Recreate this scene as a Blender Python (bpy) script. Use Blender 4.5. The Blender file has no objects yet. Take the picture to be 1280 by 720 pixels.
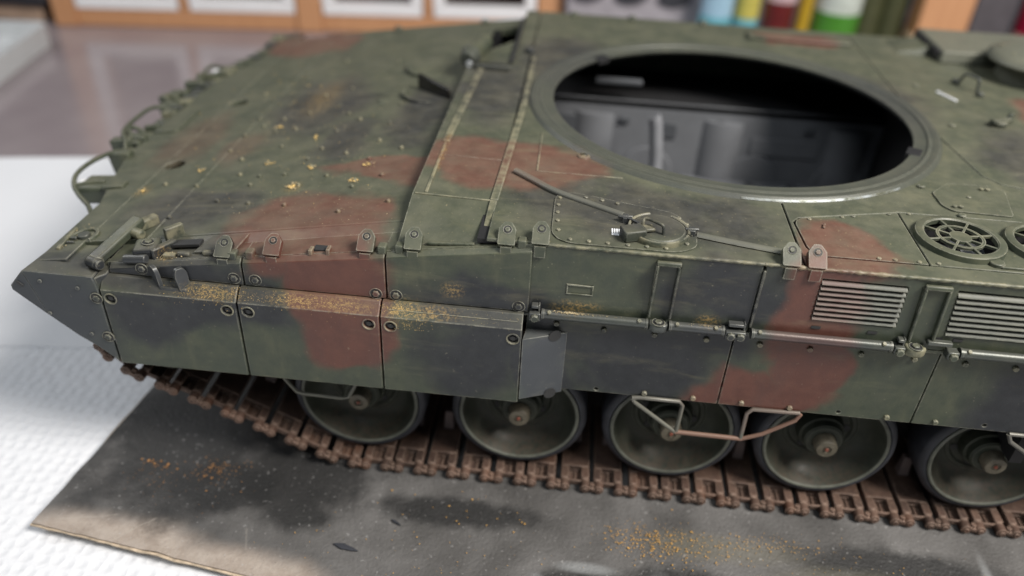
import bpy, bmesh, math, random
from mathutils import Vector, Matrix, noise as mnoise

# ------------------------------------------------------------------ scene, camera, light
S = 1.0 / 35.0                       # a 1:35 kit: dimensions below are full-size metres, scaled down here
scene = bpy.context.scene
col = scene.collection
random.seed(4)

CAM = (3.3556, -4.6199, 3.2669)
YAW, PIT, ROL, FPX = -0.0676, 0.6024, 0.0538, 987.23
def cam_basis():
    cy, sy, cp, sp = math.cos(YAW), math.sin(YAW), math.cos(PIT), math.sin(PIT)
    fw = Vector((sy*cp, cy*cp, -sp)); r0 = Vector((cy, -sy, 0)); u0 = r0.cross(fw)
    c, s = math.cos(ROL), math.sin(ROL)
    return r0*c + u0*s, u0*c - r0*s, fw
r_, u_, f_ = cam_basis()
cd = bpy.data.cameras.new('camera'); cam = bpy.data.objects.new('camera', cd); col.objects.link(cam)
m = Matrix((r_, u_, -f_)).transposed().to_4x4(); m.translation = Vector(CAM)*S
cam.matrix_world = m
cd.sensor_width = 36; cd.lens = 36*FPX/1280
cd.clip_start = 0.005; cd.clip_end = 20
cd.dof.use_dof = True
cd.dof.focus_distance = 3.47*S
cd.dof.aperture_fstop = 13.0
scene.camera = cam

world = bpy.data.worlds.new('World'); scene.world = world; world.use_nodes = True
bg = world.node_tree.nodes['Background']
bg.inputs[0].default_value = (0.72, 0.87, 1.0, 1); bg.inputs[1].default_value = 0.08

def area(name, loc, target, size, power, color, sy=None):
    l = bpy.data.lights.new(name, 'AREA'); l.energy = power; l.color = color
    l.shape = 'RECTANGLE'; l.size = size*S; l.size_y = (sy or size)*S
    o = bpy.data.objects.new(name, l); col.objects.link(o)
    o.location = Vector(loc)*S
    o.rotation_euler = (Vector(target)-Vector(loc)).to_track_quat('-Z', 'Y').to_euler()
    return o
area('ceiling_lamp', (11.2, -5.0, 11.2), (3.4, -0.6, 0.5), 4.5, 2.65, (1.0, 0.955, 0.90))
area('fill_light', (0.0, -11.0, 18.0), (3.2, 1.0, 0.5), 8.0, 0.72, (0.90, 0.95, 1.0))  # fill lamp added to brighten the cabinet frames, tank side and interior
area('window_light', (-12.0, 4.0, 14.0), (1.5, 0, 0.3), 10.0, 1.15, (0.97, 0.98, 1.0), 7.0)

scene.view_settings.view_transform = 'Standard'
scene.view_settings.look = 'None'
scene.view_settings.exposure = -0.08
scene.view_settings.gamma = 1.0
scene.render.engine = 'CYCLES'
scene.cycles.max_bounces = 8

# ------------------------------------------------------------------ node helpers
class NT:
    def __init__(s, tree): s.t = tree; s.n = tree.nodes; s.l = tree.links
    def new(s, typ, **kw):
        n = s.n.new(typ)
        for k, v in kw.items(): setattr(n, k, v)
        return n
    def put(s, sock, v):
        if isinstance(v, bpy.types.NodeSocket): s.l.new(v, sock)
        else: sock.default_value = v
    def math(s, op, a, b=None, clamp=False):
        n = s.new('ShaderNodeMath', operation=op); n.use_clamp = clamp
        s.put(n.inputs[0], a)
        if b is not None: s.put(n.inputs[1], b)
        return n.outputs[0]
    def vmath(s, op, a, b=None, c=None):
        n = s.new('ShaderNodeVectorMath', operation=op)
        s.put(n.inputs[0], a)
        if b is not None: s.put(n.inputs[1], b)
        if c is not None: s.put(n.inputs[2], c)
        return n.outputs['Value'] if op in ('LENGTH', 'DOT_PRODUCT', 'DISTANCE') else n.outputs[0]
    def noise(s, vec, scale, detail=3, rough=0.5, dist=0.0):
        n = s.new('ShaderNodeTexNoise'); s.put(n.inputs['Vector'], vec)
        n.inputs['Scale'].default_value = scale; n.inputs['Detail'].default_value = detail
        n.inputs['Roughness'].default_value = rough; n.inputs['Distortion'].default_value = dist
        return n.outputs['Fac']
    def ramp(s, v, a, b, smooth=True, lo=0.0, hi=1.0):
        n = s.new('ShaderNodeMapRange'); n.interpolation_type = 'SMOOTHSTEP' if smooth else 'LINEAR'
        s.put(n.inputs['Value'], v); n.inputs['From Min'].default_value = a; n.inputs['From Max'].default_value = b
        n.inputs['To Min'].default_value = lo; n.inputs['To Max'].default_value = hi
        return n.outputs['Result']
    def mix(s, f, a, b, blend='MIX'):
        n = s.new('ShaderNodeMix', data_type='RGBA', blend_type=blend)
        s.put(n.inputs[0], f); s.put(n.inputs[6], a); s.put(n.inputs[7], b)
        return n.outputs[2]
    def pos(s):
        return s.vmath('SCALE_', None) if False else s._pos()
    def _pos(s):
        g = s.new('ShaderNodeNewGeometry')
        n = s.new('ShaderNodeVectorMath', operation='MULTIPLY'); s.l.new(g.outputs['Position'], n.inputs[0])
        n.inputs[1].default_value = (1/S, 1/S, 1/S)
        return n.outputs[0]
    def edge(s, radius, samples=4):
        b = s.new('ShaderNodeBevel', samples=samples); b.inputs['Radius'].default_value = radius*S
        g = s.new('ShaderNodeNewGeometry')
        d = s.vmath('DOT_PRODUCT', b.outputs[0], g.outputs['Normal'])
        return s.ramp(d, 0.995, 0.90)
    def bump(s, h, strength, dist):
        b = s.new('ShaderNodeBump'); b.inputs['Strength'].default_value = strength; b.inputs['Distance'].default_value = dist*S
        s.l.new(h, b.inputs['Height']); return b.outputs[0]
def rgb(r, g, b): return (r, g, b, 1)
def new_mat(name):
    mt = bpy.data.materials.new(name); mt.use_nodes = True
    nt = NT(mt.node_tree); bs = nt.n['Principled BSDF']
    return mt, nt, bs
def plain(name, c, rough=0.5, metal=0.0, spec=0.5, var=0.15, vscale=6.0, bumpy=0.0):
    mt, nt, bs = new_mat(name); p = nt.pos()
    f = nt.noise(p, vscale, 4, 0.6)
    k = nt.ramp(f, 0.3, 0.7, False, 1-var, 1+var)
    c2 = nt.vmath('SCALE', rgb(*c)[:3], None) if False else None
    n = nt.new('ShaderNodeMix', data_type='RGBA', blend_type='MULTIPLY'); n.inputs[0].default_value = 1
    n.inputs[6].default_value = rgb(*c)
    cmb = nt.new('ShaderNodeCombineColor')
    for i in range(3): nt.l.new(k, cmb.inputs[i])
    nt.l.new(cmb.outputs[0], n.inputs[7]); nt.l.new(n.outputs[2], bs.inputs['Base Color'])
    bs.inputs['Roughness'].default_value = rough; bs.inputs['Metallic'].default_value = metal
    bs.inputs['Specular IOR Level'].default_value = spec
    if bumpy: nt.l.new(nt.bump(nt.noise(p, 40, 3), bumpy, 0.01), bs.inputs['Normal'])
    return mt

# ------------------------------------------------------------------ camouflage paint
BROWN = [((2.17,-1.50,1.40),(.38,.32,.22)), ((2.38,-1.8,1.24),(.24,.3,.32)), ((2.42,-1.86,1.0),(.23,.3,.19)),
         ((3.02,-1.00,1.53),(.52,.26,.3)), ((3.33,-.98,1.55),(.18,.14,.1)), ((2.50,-.96,1.45),(.42,.13,.3)),
         ((4.57,-1.60,1.56),(.22,.25,.14)), ((4.47,-1.80,1.30),(.19,.3,.32)), ((4.53,-1.78,1.0),(.15,.2,.25)), ((4.33,-1.78,.79),(.33,.2,.17)),
         ((1.28,1.45,1.25),(.34,.34,.2)),
         ((4.98,1.46,1.55),(.33,.12,.2)), ((6.3,.2,1.55),(.3,.3,.2)), ((6.0,-1.77,.9),(.2,.3,.4))]
BLACK = [((1.66,-1.86,1.05),(.30,.2,.12)), ((1.60,-1.79,1.25),(.55,.12,.12)), ((1.80,-1.62,1.33),(.28,.12,.15)), 
         ((3.06,-1.79,1.22),(.38,.12,.12)), ((3.02,-1.86,.96),(.26,.2,.26)), ((4.08,-1.79,1.36),(.27,.12,.20)),
         ((3.72,-1.78,.95),(.44,.12,.24)), ((4.05,-1.78,1.08),(.25,.12,.10)), ((3.75,-1.42,1.55),(.55,.30,.12)), ((3.35,-1.3,1.55),(.28,.22,.12)),
         ((5.55,-1.78,.9),(.28,.12,.3)), ((1.02,-1.86,1.0),(.27,.2,.32)), ((1.75,.05,1.33),(.28,.5,.2)), ((2.48,-.25,1.43),(.20,.45,.2)), ((1.50,-1.30,1.3),(.34,.20,.2)), ((2.85,.0,1.54),(.25,.5,.1)), ((1.45,-1.86,.98),(.20,.2,.14)), ((2.0,-1.86,1.12),(.17,.2,.13)),
         ((5.0,.25,1.55),(.5,.5,.15)), ((2.1,-.55,1.38),(.16,.3,.2)), ((3.33,-1.80,.9),(.12,.2,.3)), ((5.9,-.5,1.55),(.3,.5,.2)), ((3.25,.6,1.55),(.3,.5,.2))]
def camo_group():
    g = bpy.data.node_groups.new('camo_paint', 'ShaderNodeTree')
    g.interface.new_socket('Color', in_out='OUTPUT', socket_type='NodeSocketColor')
    g.interface.new_socket('Rough', in_out='OUTPUT', socket_type='NodeSocketFloat')
    g.interface.new_socket('Normal', in_out='OUTPUT', socket_type='NodeSocketVector')
    nt = NT(g); out = nt.new('NodeGroupOutput')
    p = nt.pos()
    n1 = nt.noise(p, 3.2, 3, 0.5); n2 = nt.noise(p, 11, 4, 0.65); n3 = nt.noise(p, 55, 3, 0.6)
    sv = nt.vmath('MULTIPLY', p, (5.5, 5.5, 1.2)); st = nt.noise(sv, 1.6, 4, 0.6, 0.4)
    sx = nt.vmath('MULTIPLY', p, (1.0, 5.0, 4.0)); st2 = nt.noise(sx, 2.2, 4, 0.65, 0.3)
    wn = nt.new('ShaderNodeTexNoise'); nt.l.new(p, wn.inputs['Vector']); wn.inputs['Scale'].default_value = 3.4; wn.inputs['Detail'].default_value = 3
    pw = nt.vmath('MULTIPLY_ADD', wn.outputs['Color'], (.34, .34, .34), nt.vmath('ADD', p, (-.17, -.17, -.17)))
    def field(blobs):
        acc = None
        for c, r in blobs:
            inv = tuple(1/x for x in r)
            v = nt.vmath('MULTIPLY_ADD', pw, inv, tuple(-c[i]*inv[i] for i in range(3)))
            d = nt.vmath('LENGTH', v)
            acc = d if acc is None else nt.math('MINIMUM', acc, d)
        return acc
    wob = nt.math('MULTIPLY', nt.math('SUBTRACT', n1, 0.5), 0.5)
    mb = nt.ramp(nt.math('ADD', field(BROWN), wob), 1.18, 0.84)
    mf = nt.ramp(nt.math('ADD', field([((1.12,-.40,1.22),(.17,.40,.2)), ((1.50,-.60,1.29),(.13,.22,.2))]), wob), 1.3, .5)
    mk = nt.ramp(nt.math('ADD', field(BLACK), nt.math('MULTIPLY', wob, 1.5)), 1.40, 0.65)
    mk = nt.math('MULTIPLY', mk, 0.96)
    green = nt.mix(nt.ramp(n2, .3, .72), rgb(.044, .055, .038), rgb(.070, .079, .053))
    green = nt.mix(nt.math('MULTIPLY', nt.ramp(st, .50, .8), .42), green, rgb(.135, .132, .078))
    black = nt.mix(nt.ramp(n2, .3, .72), rgb(.016, .018, .022), rgb(.030, .032, .037))
    brown = nt.mix(nt.ramp(n2, .3, .72), rgb(.098, .039, .029), rgb(.132, .056, .041))
    c = nt.mix(mk, green, black); c = nt.mix(nt.math('MULTIPLY', mf, .42), c, brown); c = nt.mix(mb, c, brown)
    # thin dusty filters brushed over the paint
    c = nt.mix(nt.math('MULTIPLY', nt.ramp(st2, .54, .80), .20), c, rgb(.28, .255, .145))
    c = nt.mix(nt.math('MULTIPLY', nt.ramp(st, .52, .30), .16), c, rgb(.05, .053, .052))
    c = nt.mix(nt.math('MULTIPLY', nt.ramp(n3, .66, .76), .30), c, rgb(.33, .30, .21))
    gn_ = nt.new('ShaderNodeNewGeometry'); sp_ = nt.new('ShaderNodeSeparateXYZ'); nt.l.new(gn_.outputs['Normal'], sp_.inputs[0])
    top_tint = nt.math('MULTIPLY', nt.ramp(sp_.outputs[2], .35, .95), nt.ramp(nt.noise(p, 5, 5, .65), .25, .8, True, .08, .33))
    c = nt.mix(top_tint, c, rgb(.240, .222, .155))  # dust tint that also paints upward faces lighter than the sides
    e = nt.math('MULTIPLY', nt.edge(0.0075), nt.ramp(nt.noise(p, 24, 3, .7), .30, .62))
    c = nt.mix(nt.math('MULTIPLY', e, .85), c, rgb(.36, .35, .28))
    acc = None
    for cc, rr in (((1.80,-1.825,1.163),(.20,.06,.045)), ((2.20,-1.825,1.163),(.16,.06,.04)), ((2.42,-1.825,1.163),(.14,.06,.04)), ((2.69,-1.825,1.163),(.12,.06,.07)), ((2.80,-1.825,1.163),(.16,.06,.04)), ((3.43,-1.78,1.225),(.10,.05,.05)), ((4.03,-1.78,1.225),(.06,.05,.04)),
                   ((1.97,-1.13,1.36),(.06,.07,.1)), ((1.13,-1.08,1.23),(.05,.08,.1)), ((1.58,-1.73,1.28),(.05,.05,.08)), ((2.72,-.95,1.55),(.02,.35,.05)), ((1.75,.15,1.3),(.12,.35,.2)), ((2.9,-1.79,1.27),(.06,.05,.05)), ((3.46,-1.77,1.24),(.12,.03,.03))):
        inv = tuple(1/x for x in rr)
        d = nt.vmath('LENGTH', nt.vmath('MULTIPLY_ADD', p, inv, tuple(-cc[i]*inv[i] for i in range(3))))
        acc = d if acc is None else nt.math('MINIMUM', acc, d)
    och = nt.math('MULTIPLY', nt.ramp(acc, 1.25, .1), nt.ramp(nt.noise(p, 75, 4, .75), .44, .66))
    c = nt.mix(nt.math('MULTIPLY', och, .72), c, rgb(.44, .29, .105))
    spk = nt.math('MULTIPLY', nt.ramp(sp_.outputs[2], .5, .9), nt.ramp(nt.noise(p, 95, 2, .5), .70, .76))
    c = nt.mix(nt.math('MULTIPLY', spk, .45), c, rgb(.40, .33, .18))
    nt.l.new(c, out.inputs['Color'])
    nt.l.new(nt.ramp(n2, .25, .75, False, .36, .56), out.inputs['Rough'])
    nt.l.new(nt.bump(nt.noise(p, 120, 2, .6), .10, .006), out.inputs['Normal'])
    return g
CG = camo_group()
def camo_mat(name, tint=None, tf=0.0, metal=0.0, rough=None, patchy=False):
    mt, nt, bs = new_mat(name)
    gn = nt.new('ShaderNodeGroup'); gn.node_tree = CG
    c = gn.outputs['Color']
    if tint:
        fac = nt.math('MULTIPLY', nt.ramp(nt.noise(nt.pos(), 14, 4, .6), .35, .65), tf) if patchy else tf
        c = nt.mix(fac, c, rgb(*tint))
    nt.l.new(c, bs.inputs['Base Color'])
    if rough is None: nt.l.new(gn.outputs['Rough'], bs.inputs['Roughness'])
    else: bs.inputs['Roughness'].default_value = rough
    nt.l.new(gn.outputs['Normal'], bs.inputs['Normal'])
    bs.inputs['Metallic'].default_value = metal; bs.inputs['Specular IOR Level'].default_value = .36
    return mt
M = {}
M['camo'] = camo_mat('camouflage_paint')
M['worn'] = camo_mat('graphite_rubbed_paint', (.085, .09, .095), .5, .28, .38)
M['slat'] = camo_mat('slat_paint', (.13, .13, .14), .22, .0, .5)
M['dry'] = camo_mat('dry_brushed_paint', (.31, .285, .185), .55, patchy=True)
M['glintedge'] = camo_mat('ring_highlight_paint', (.34, .37, .38), .9, .35, .40, patchy=True)  # pale arc colour painting the highlight on the ring edge
M['stud'] = camo_mat('dusted_highlit_stud', (.30, .27, .17), .6, patchy=True)  # ochre dust plus pale highlights painted into the stud colour
M['gutter'] = camo_mat('gutter_paint', (.17, .17, .14), .5)
M['wire'] = camo_mat('worn_wire', (.19, .18, .155), .6, .2, .4)
M['ring'] = camo_mat('ring_paint', (.070, .074, .066), .6, .05, .42)
def wheel_mat():
    mt, nt, bs = new_mat('wheel_paint'); p = nt.pos(); n = nt.noise(p, 14, 4, .65); n2 = nt.noise(p, 45, 3, .6)
    oi = nt.new('ShaderNodeObjectInfo'); tx = nt.new('ShaderNodeTexCoord'); ob = nt.vmath('SCALE', tx.outputs['Object'], None)
    ob.node.inputs['Scale'].default_value = 1/S; sp = nt.new('ShaderNodeSeparateXYZ'); nt.l.new(ob, sp.inputs[0])
    c = nt.mix(nt.ramp(n, .3, .7), rgb(.030, .036, .026), rgb(.055, .060, .043))
    low = nt.math('MULTIPLY', nt.ramp(nt.math('ADD', sp.outputs[2], nt.math('MULTIPLY', nt.math('SUBTRACT', n, .5), .25)), -.05, -.26), nt.ramp(n2, .3, .65))
    c = nt.mix(nt.math('MULTIPLY', low, .5), c, rgb(.105, .066, .044))
    c = nt.mix(nt.math('MULTIPLY', nt.ramp(nt.noise(p, 22, 4, .7), .56, .74), .3), c, rgb(.11, .09, .07))
    c = nt.mix(nt.math('MULTIPLY', oi.outputs['Random'], .3), c, rgb(.05, .05, .045))
    c = nt.mix(nt.math('MULTIPLY', nt.edge(.008), .55), c, rgb(.22, .22, .18))
    nt.l.new(c, bs.inputs['Base Color']); nt.l.new(nt.ramp(n, .3, .7, False, .38, .58), bs.inputs['Roughness']); bs.inputs['Specular IOR Level'].default_value = .26
    nt.l.new(nt.bump(n2, .15, .008), bs.inputs['Normal']); return mt
M['wheelp'] = wheel_mat()
def rust_mat():
    mt, nt, bs = new_mat('rusty_track_steel'); p = nt.pos()
    n = nt.noise(p, 9, 4, .6); n2 = nt.noise(p, 38, 4, .6)
    c = nt.mix(nt.ramp(n, .35, .68), rgb(.048, .028, .021), rgb(.125, .070, .050))
    c = nt.mix(nt.math('MULTIPLY', nt.ramp(n2, .52, .70), .6), c, rgb(.22, .150, .115))
    c = nt.mix(nt.math('MULTIPLY', nt.ramp(nt.noise(p, 5, 3), .55, .72), .45), c, rgb(.24, .10, .05))
    gg = nt.new('ShaderNodeNewGeometry'); sx_ = nt.new('ShaderNodeSeparateXYZ'); nt.l.new(gg.outputs['Normal'], sx_.inputs[0])
    c = nt.mix(nt.math('MULTIPLY', nt.ramp(sx_.outputs[2], .6, .98), nt.ramp(nt.noise(p, 13, 4, .6), .30, .70, True, .15, .62)), c, rgb(.165, .102, .072))
    oi = nt.new('ShaderNodeObjectInfo')
    c = nt.mix(nt.math('MULTIPLY', oi.outputs['Random'], .8), c, nt.mix(.6, c, rgb(.035, .022, .018)))
    c = nt.mix(nt.math('MULTIPLY', nt.edge(.008), .75), c, rgb(.35, .245, .185))
    nt.l.new(c, bs.inputs['Base Color']); bs.inputs['Roughness'].default_value = .62
    bs.inputs['Metallic'].default_value = .15
    nt.l.new(nt.bump(n2, .35, .012), bs.inputs['Normal']); return mt
M['rust'] = rust_mat()
M['cap'] = plain('dusty_hub_paint', (.135, .118, .085), .45, var=.35, vscale=25)
M['lip'] = plain('rubbed_rim_lip', (.125, .130, .105), .45, var=.3, vscale=15)
M['rubber'] = plain('tyre_rubber', (.036, .038, .046), .55, var=.3, vscale=12)
M['primer'] = plain('grey_primer', (.15, .155, .165), .8, spec=.2, var=.1, vscale=4)
M['primerdark'] = plain('dark_hull_primer', (.075, .08, .088), .6, var=.12, vscale=4)
M['dark'] = plain('deep_shade_black', (.012, .012, .013), .7)  # near-black stands in for deep shade inside the hull, wells and gaps
M['hole'] = plain('dark_parts_recess_shade', (.025, .025, .025), .6)  # for dark fittings, and for shade painted into holes, slots and recesses
M['bluegrey'] = camo_mat('blue_grey_paint', (.058, .068, .078), .4)
M['wedge'] = camo_mat('wedge_paint', (.100, .110, .122), .4)
M['lens'] = plain('periscope_black', (.012, .011, .010), .25)
M['decal'] = plain('white_plastic', (.75, .76, .78), .45)
M['silver'] = plain('bare_metal', (.45, .47, .48), .34, .5, var=.5, vscale=40)
M['ochre'] = plain('ochre_pigment', (.62, .35, .085), .9, var=.35, vscale=90)
M['fineochre'] = plain('fine_ochre_pigment', (.60, .42, .16), .9, var=.35, vscale=90)
M['paleochre'] = plain('pale_pigment', (.46, .37, .22), .9, var=.35, vscale=90)
M['orange'] = plain('rust_pigment', (.30, .15, .055), .9, var=.4, vscale=90)
M['white'] = plain('white_frame_paint', (.86, .86, .88), .4, var=.03)
M['plasticlid'] = plain('grey_white_plastic', (.55, .57, .58), .25, var=.05)

# ------------------------------------------------------------------ mesh builder
class MB:
    def __init__(s): s.v = []; s.f = []
    def add(s, vs, fs):
        b = len(s.v); s.v += [tuple(x) for x in vs]; s.f += [[i+b for i in f] for f in fs]; return s
    def box(s, lo, hi):
        x0,y0,z0 = lo; x1,y1,z1 = hi
        return s.add([(x0,y0,z0),(x1,y0,z0),(x1,y1,z0),(x0,y1,z0),(x0,y0,z1),(x1,y0,z1),(x1,y1,z1),(x0,y1,z1)],
                     [(3,2,1,0),(4,5,6,7),(0,1,5,4),(1,2,6,5),(2,3,7,6),(3,0,4,7)])
    def fbox(s, o, ea, eb, en, a, b, h):
        """box in a frame: a,b,h = (min,max) along ea, eb, en"""
        o, ea, eb, en = map(Vector, (o, ea, eb, en))
        P = [o+ea*i+eb*j+en*k for k in h for j in b for i in a]
        return s.add(P, [(2,3,1,0),(4,5,7,6),(0,1,5,4),(1,3,7,5),(3,2,6,7),(2,0,4,6)])
    def hexa(s, bottom, top):
        n = len(bottom)
        fs = [list(range(n))[::-1], list(range(n, 2*n))]
        fs += [(i, (i+1) % n, n+(i+1) % n, n+i) for i in range(n)]
        return s.add(list(bottom)+list(top), fs)
    def cyl(s, p0, p1, r, n=12, r1=None, caps=True):
        p0, p1 = Vector(p0), Vector(p1); d = (p1-p0).normalized()
        a = d.orthogonal().normalized(); b = d.cross(a); r1 = r if r1 is None else r1
        vs = []
        for P, R in ((p0, r), (p1, r1)):
            vs += [P+(a*math.cos(2*math.pi*i/n)+b*math.sin(2*math.pi*i/n))*R for i in range(n)]
        fs = [(i, (i+1) % n, n+(i+1) % n, n+i) for i in range(n)]
        if caps: fs += [list(range(n))[::-1], list(range(n, 2*n))]
        return s.add(vs, fs)
    def tube(s, pts, r, n=10, flat=None):
        pts = [Vector(p) for p in pts]; rings = []; up = None
        for i, p in enumerate(pts):
            t = (pts[min(i+1, len(pts)-1)]-pts[max(i-1, 0)]).normalized()
            if up is None: up = t.orthogonal().normalized() if flat is None else Vector(flat)
            side = t.cross(up).normalized(); u2 = side.cross(t).normalized()
            up = u2 if flat is None else up
            rx, ry = (r, r) if not isinstance(r, tuple) else r
            rings.append([p+side*(rx*math.cos(2*math.pi*k/n))+u2*(ry*math.sin(2*math.pi*k/n)) for k in range(n)])
        vs = [v for q in rings for v in q]; fs = []
        for i in range(len(pts)-1):
            fs += [(i*n+k, i*n+(k+1) % n, (i+1)*n+(k+1) % n, (i+1)*n+k) for k in range(n)]
        fs += [list(range(n))[::-1], [len(vs)-n+k for k in range(n)]]
        return s.add(vs, fs)
    def lathe(s, prof, o=(0,0,0), axis='z', n=48, arc=(0, 2*math.pi), closed=False):
        """prof: list of (r, h)"""
        o = Vector(o); full = abs(arc[1]-arc[0]-2*math.pi) < 1e-6; m_ = n if full else n+1
        vs = []
        for i in range(m_):
            t = arc[0]+(arc[1]-arc[0])*i/n; c, q = math.cos(t), math.sin(t)
            for r, h in prof:
                vs.append(o+(Vector((r*c, r*q, h)) if axis == 'z' else Vector((r*c, h, r*q))))
        k = len(prof); fs = []
        for i in range(n):
            j = (i+1) % m_
            for a in range(k if closed else k-1):
                b = (a+1) % k
                fs.append((i*k+a, j*k+a, j*k+b, i*k+b))
        if not full and closed: fs += [list(range(k)), [n*k+a for a in range(k)][::-1]]
        return s.add(vs, fs)
    def plate(s, outer, holes, h0, h1, o=(0,0,0), ea=(1,0,0), eb=(0,1,0), en=(0,0,1), bottom=True):
        o, ea, eb, en = map(Vector, (o, ea, eb, en))
        bm = bmesh.new()
        for h in ((h0, h1) if bottom else (h1,)):
            es = []
            for loop in [outer]+list(holes):
                vv = [bm.verts.new(o+ea*a+eb*b+en*h) for a, b in loop]
                for i in range(len(vv)): es.append(bm.edges.new((vv[i], vv[(i+1) % len(vv)])))
            bmesh.ops.triangle_fill(bm, use_beauty=True, edges=es)
        bm.verts.index_update()
        vs = [v.co.copy() for v in bm.verts]; fs = [[v.index for v in f.verts] for f in bm.faces]
        bm.free(); s.add(vs, fs)
        for loop in [outer]+list(holes):
            n = len(loop)
            s.add([o+ea*a+eb*b+en*h for h in (h0, h1) for a, b in loop],
                  [(i, (i+1) % n, n+(i+1) % n, n+i) for i in range(n)])
        return s
    def mesh(s, name, mat, smooth=40):
        me = bpy.data.meshes.new(name)
        me.from_pydata([(x*S, y*S, z*S) for x, y, z in s.v], [], s.f)
        bm = bmesh.new(); bm.from_mesh(me)
        bmesh.ops.remove_doubles(bm, verts=bm.verts, dist=1e-6)
        bmesh.ops.recalc_face_normals(bm, faces=bm.faces)
        bm.to_mesh(me); bm.free()
        me.materials.append(mat)
        if smooth:
            me.polygons.foreach_set('use_smooth', [True]*len(me.polygons))
            me.set_sharp_from_angle(angle=math.radians(smooth))
        me.update(); return me
    def build(s, name, mat, parent=None, bevel=0, smooth=40, loc=None, segs=2, **tags):
        return inst(name, s.mesh(name, mat, smooth), parent, bevel, loc, segs, **tags)
def inst(name, me, parent=None, bevel=0, loc=None, segs=2, rot=None, **tags):
    o = bpy.data.objects.new(name, me); col.objects.link(o)
    mw = rot.to_4x4() if rot is not None else Matrix.Identity(4)
    if loc is not None: mw.translation = Vector(loc)*S
    o.matrix_basis = mw
    if parent is not None:
        o.parent = parent; o.matrix_parent_inverse = parent.matrix_basis.inverted()
    if bevel:
        b = o.modifiers.new('bevel', 'BEVEL'); b.width = bevel*S; b.segments = segs
        b.limit_method = 'ANGLE'; b.angle_limit = math.radians(35); b.harden_normals = False
    for k, v in tags.items(): o[k] = v
    if me.name.startswith('recessed_bolt') and parent is not None:
        inst('bolt_recess_shade', RECESS, parent, 0, loc, rot=rot)
    return o
def thing(name, label, cat, loc, group=None):
    o = bpy.data.objects.new(name, None); col.objects.link(o); o.empty_display_size = .01
    o.matrix_basis = Matrix.Translation(Vector(loc)*S); o['label'] = label; o['category'] = cat
    if group: o['group'] = group
    return o
def circle(cx, cy, r, n=16, a0=0): return [(cx+r*math.cos(a0+2*math.pi*i/n), cy+r*math.sin(a0+2*math.pi*i/n)) for i in range(n)]
def offset(poly, d):
    n = len(poly); A = sum(poly[i][0]*poly[(i+1) % n][1]-poly[(i+1) % n][0]*poly[i][1] for i in range(n))
    sg = 1 if A > 0 else -1; out = []
    for i in range(n):
        p0, p1, p2 = Vector(poly[i-1]), Vector(poly[i]), Vector(poly[(i+1) % n])
        e1, e2 = (p1-p0).normalized(), (p2-p1).normalized()
        n1, n2 = Vector((-e1.y, e1.x))*sg, Vector((-e2.y, e2.x))*sg
        b = (n1+n2); b = b/max(b.dot(n1), .3) if b.length > 1e-6 else n1
        q = p1+b*d; out.append((q.x, q.y))
    return out
def rounded(poly, r, n=5):
    out = []; N = len(poly)
    for i in range(N):
        p0, p1, p2 = Vector(poly[i-1]), Vector(poly[i]), Vector(poly[(i+1) % N])
        rr = r[i] if isinstance(r, (list, tuple)) else r
        if rr <= 0: out.append(tuple(p1)); continue
        a = p1+(p0-p1).normalized()*rr; b = p1+(p2-p1).normalized()*rr
        for k in range(n+1):
            t = k/n; q = a*(1-t)**2+p1*2*t*(1-t)+b*t*t; out.append((q.x, q.y))
    return out
SIDE = Matrix(((1,0,0),(0,0,-1),(0,1,0)))      # local +z -> world -y
GS = .152; GL = math.sqrt(1+GS*GS)
GN = Vector((-GS, 0, 1))/GL; GX = Vector((1, 0, GS))/GL
GLAC = Matrix((GX, Vector((0,1,0)), GN)).transposed()
def zg(x): return 1.260+GS*(x-1.327)           # glacis top
def ze(x): return 1.237+GS*(x-1.327)           # fender strip beside it
ZD = 1.54
def gp(x, y, h=0): return Vector((x, y, zg(x)))+GN*h

# ------------------------------------------------------------------ the table, towels and card
def table_mat():
    mt, nt, bs = new_mat('mauve_table_laminate'); p = nt.pos()
    n = nt.noise(p, 1.3, 3, .5)
    nt.l.new(nt.mix(nt.ramp(n, .3, .7), rgb(.245, .205, .215), rgb(.285, .245, .250)), bs.inputs['Base Color'])
    bs.inputs['Roughness'].default_value = .17; bs.inputs['Specular IOR Level'].default_value = .55
    return mt
MB().box((-16, -9, -1.3), (22, 9.5, -.075)).build('table_top', table_mat(), None, 0, kind='structure')

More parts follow.
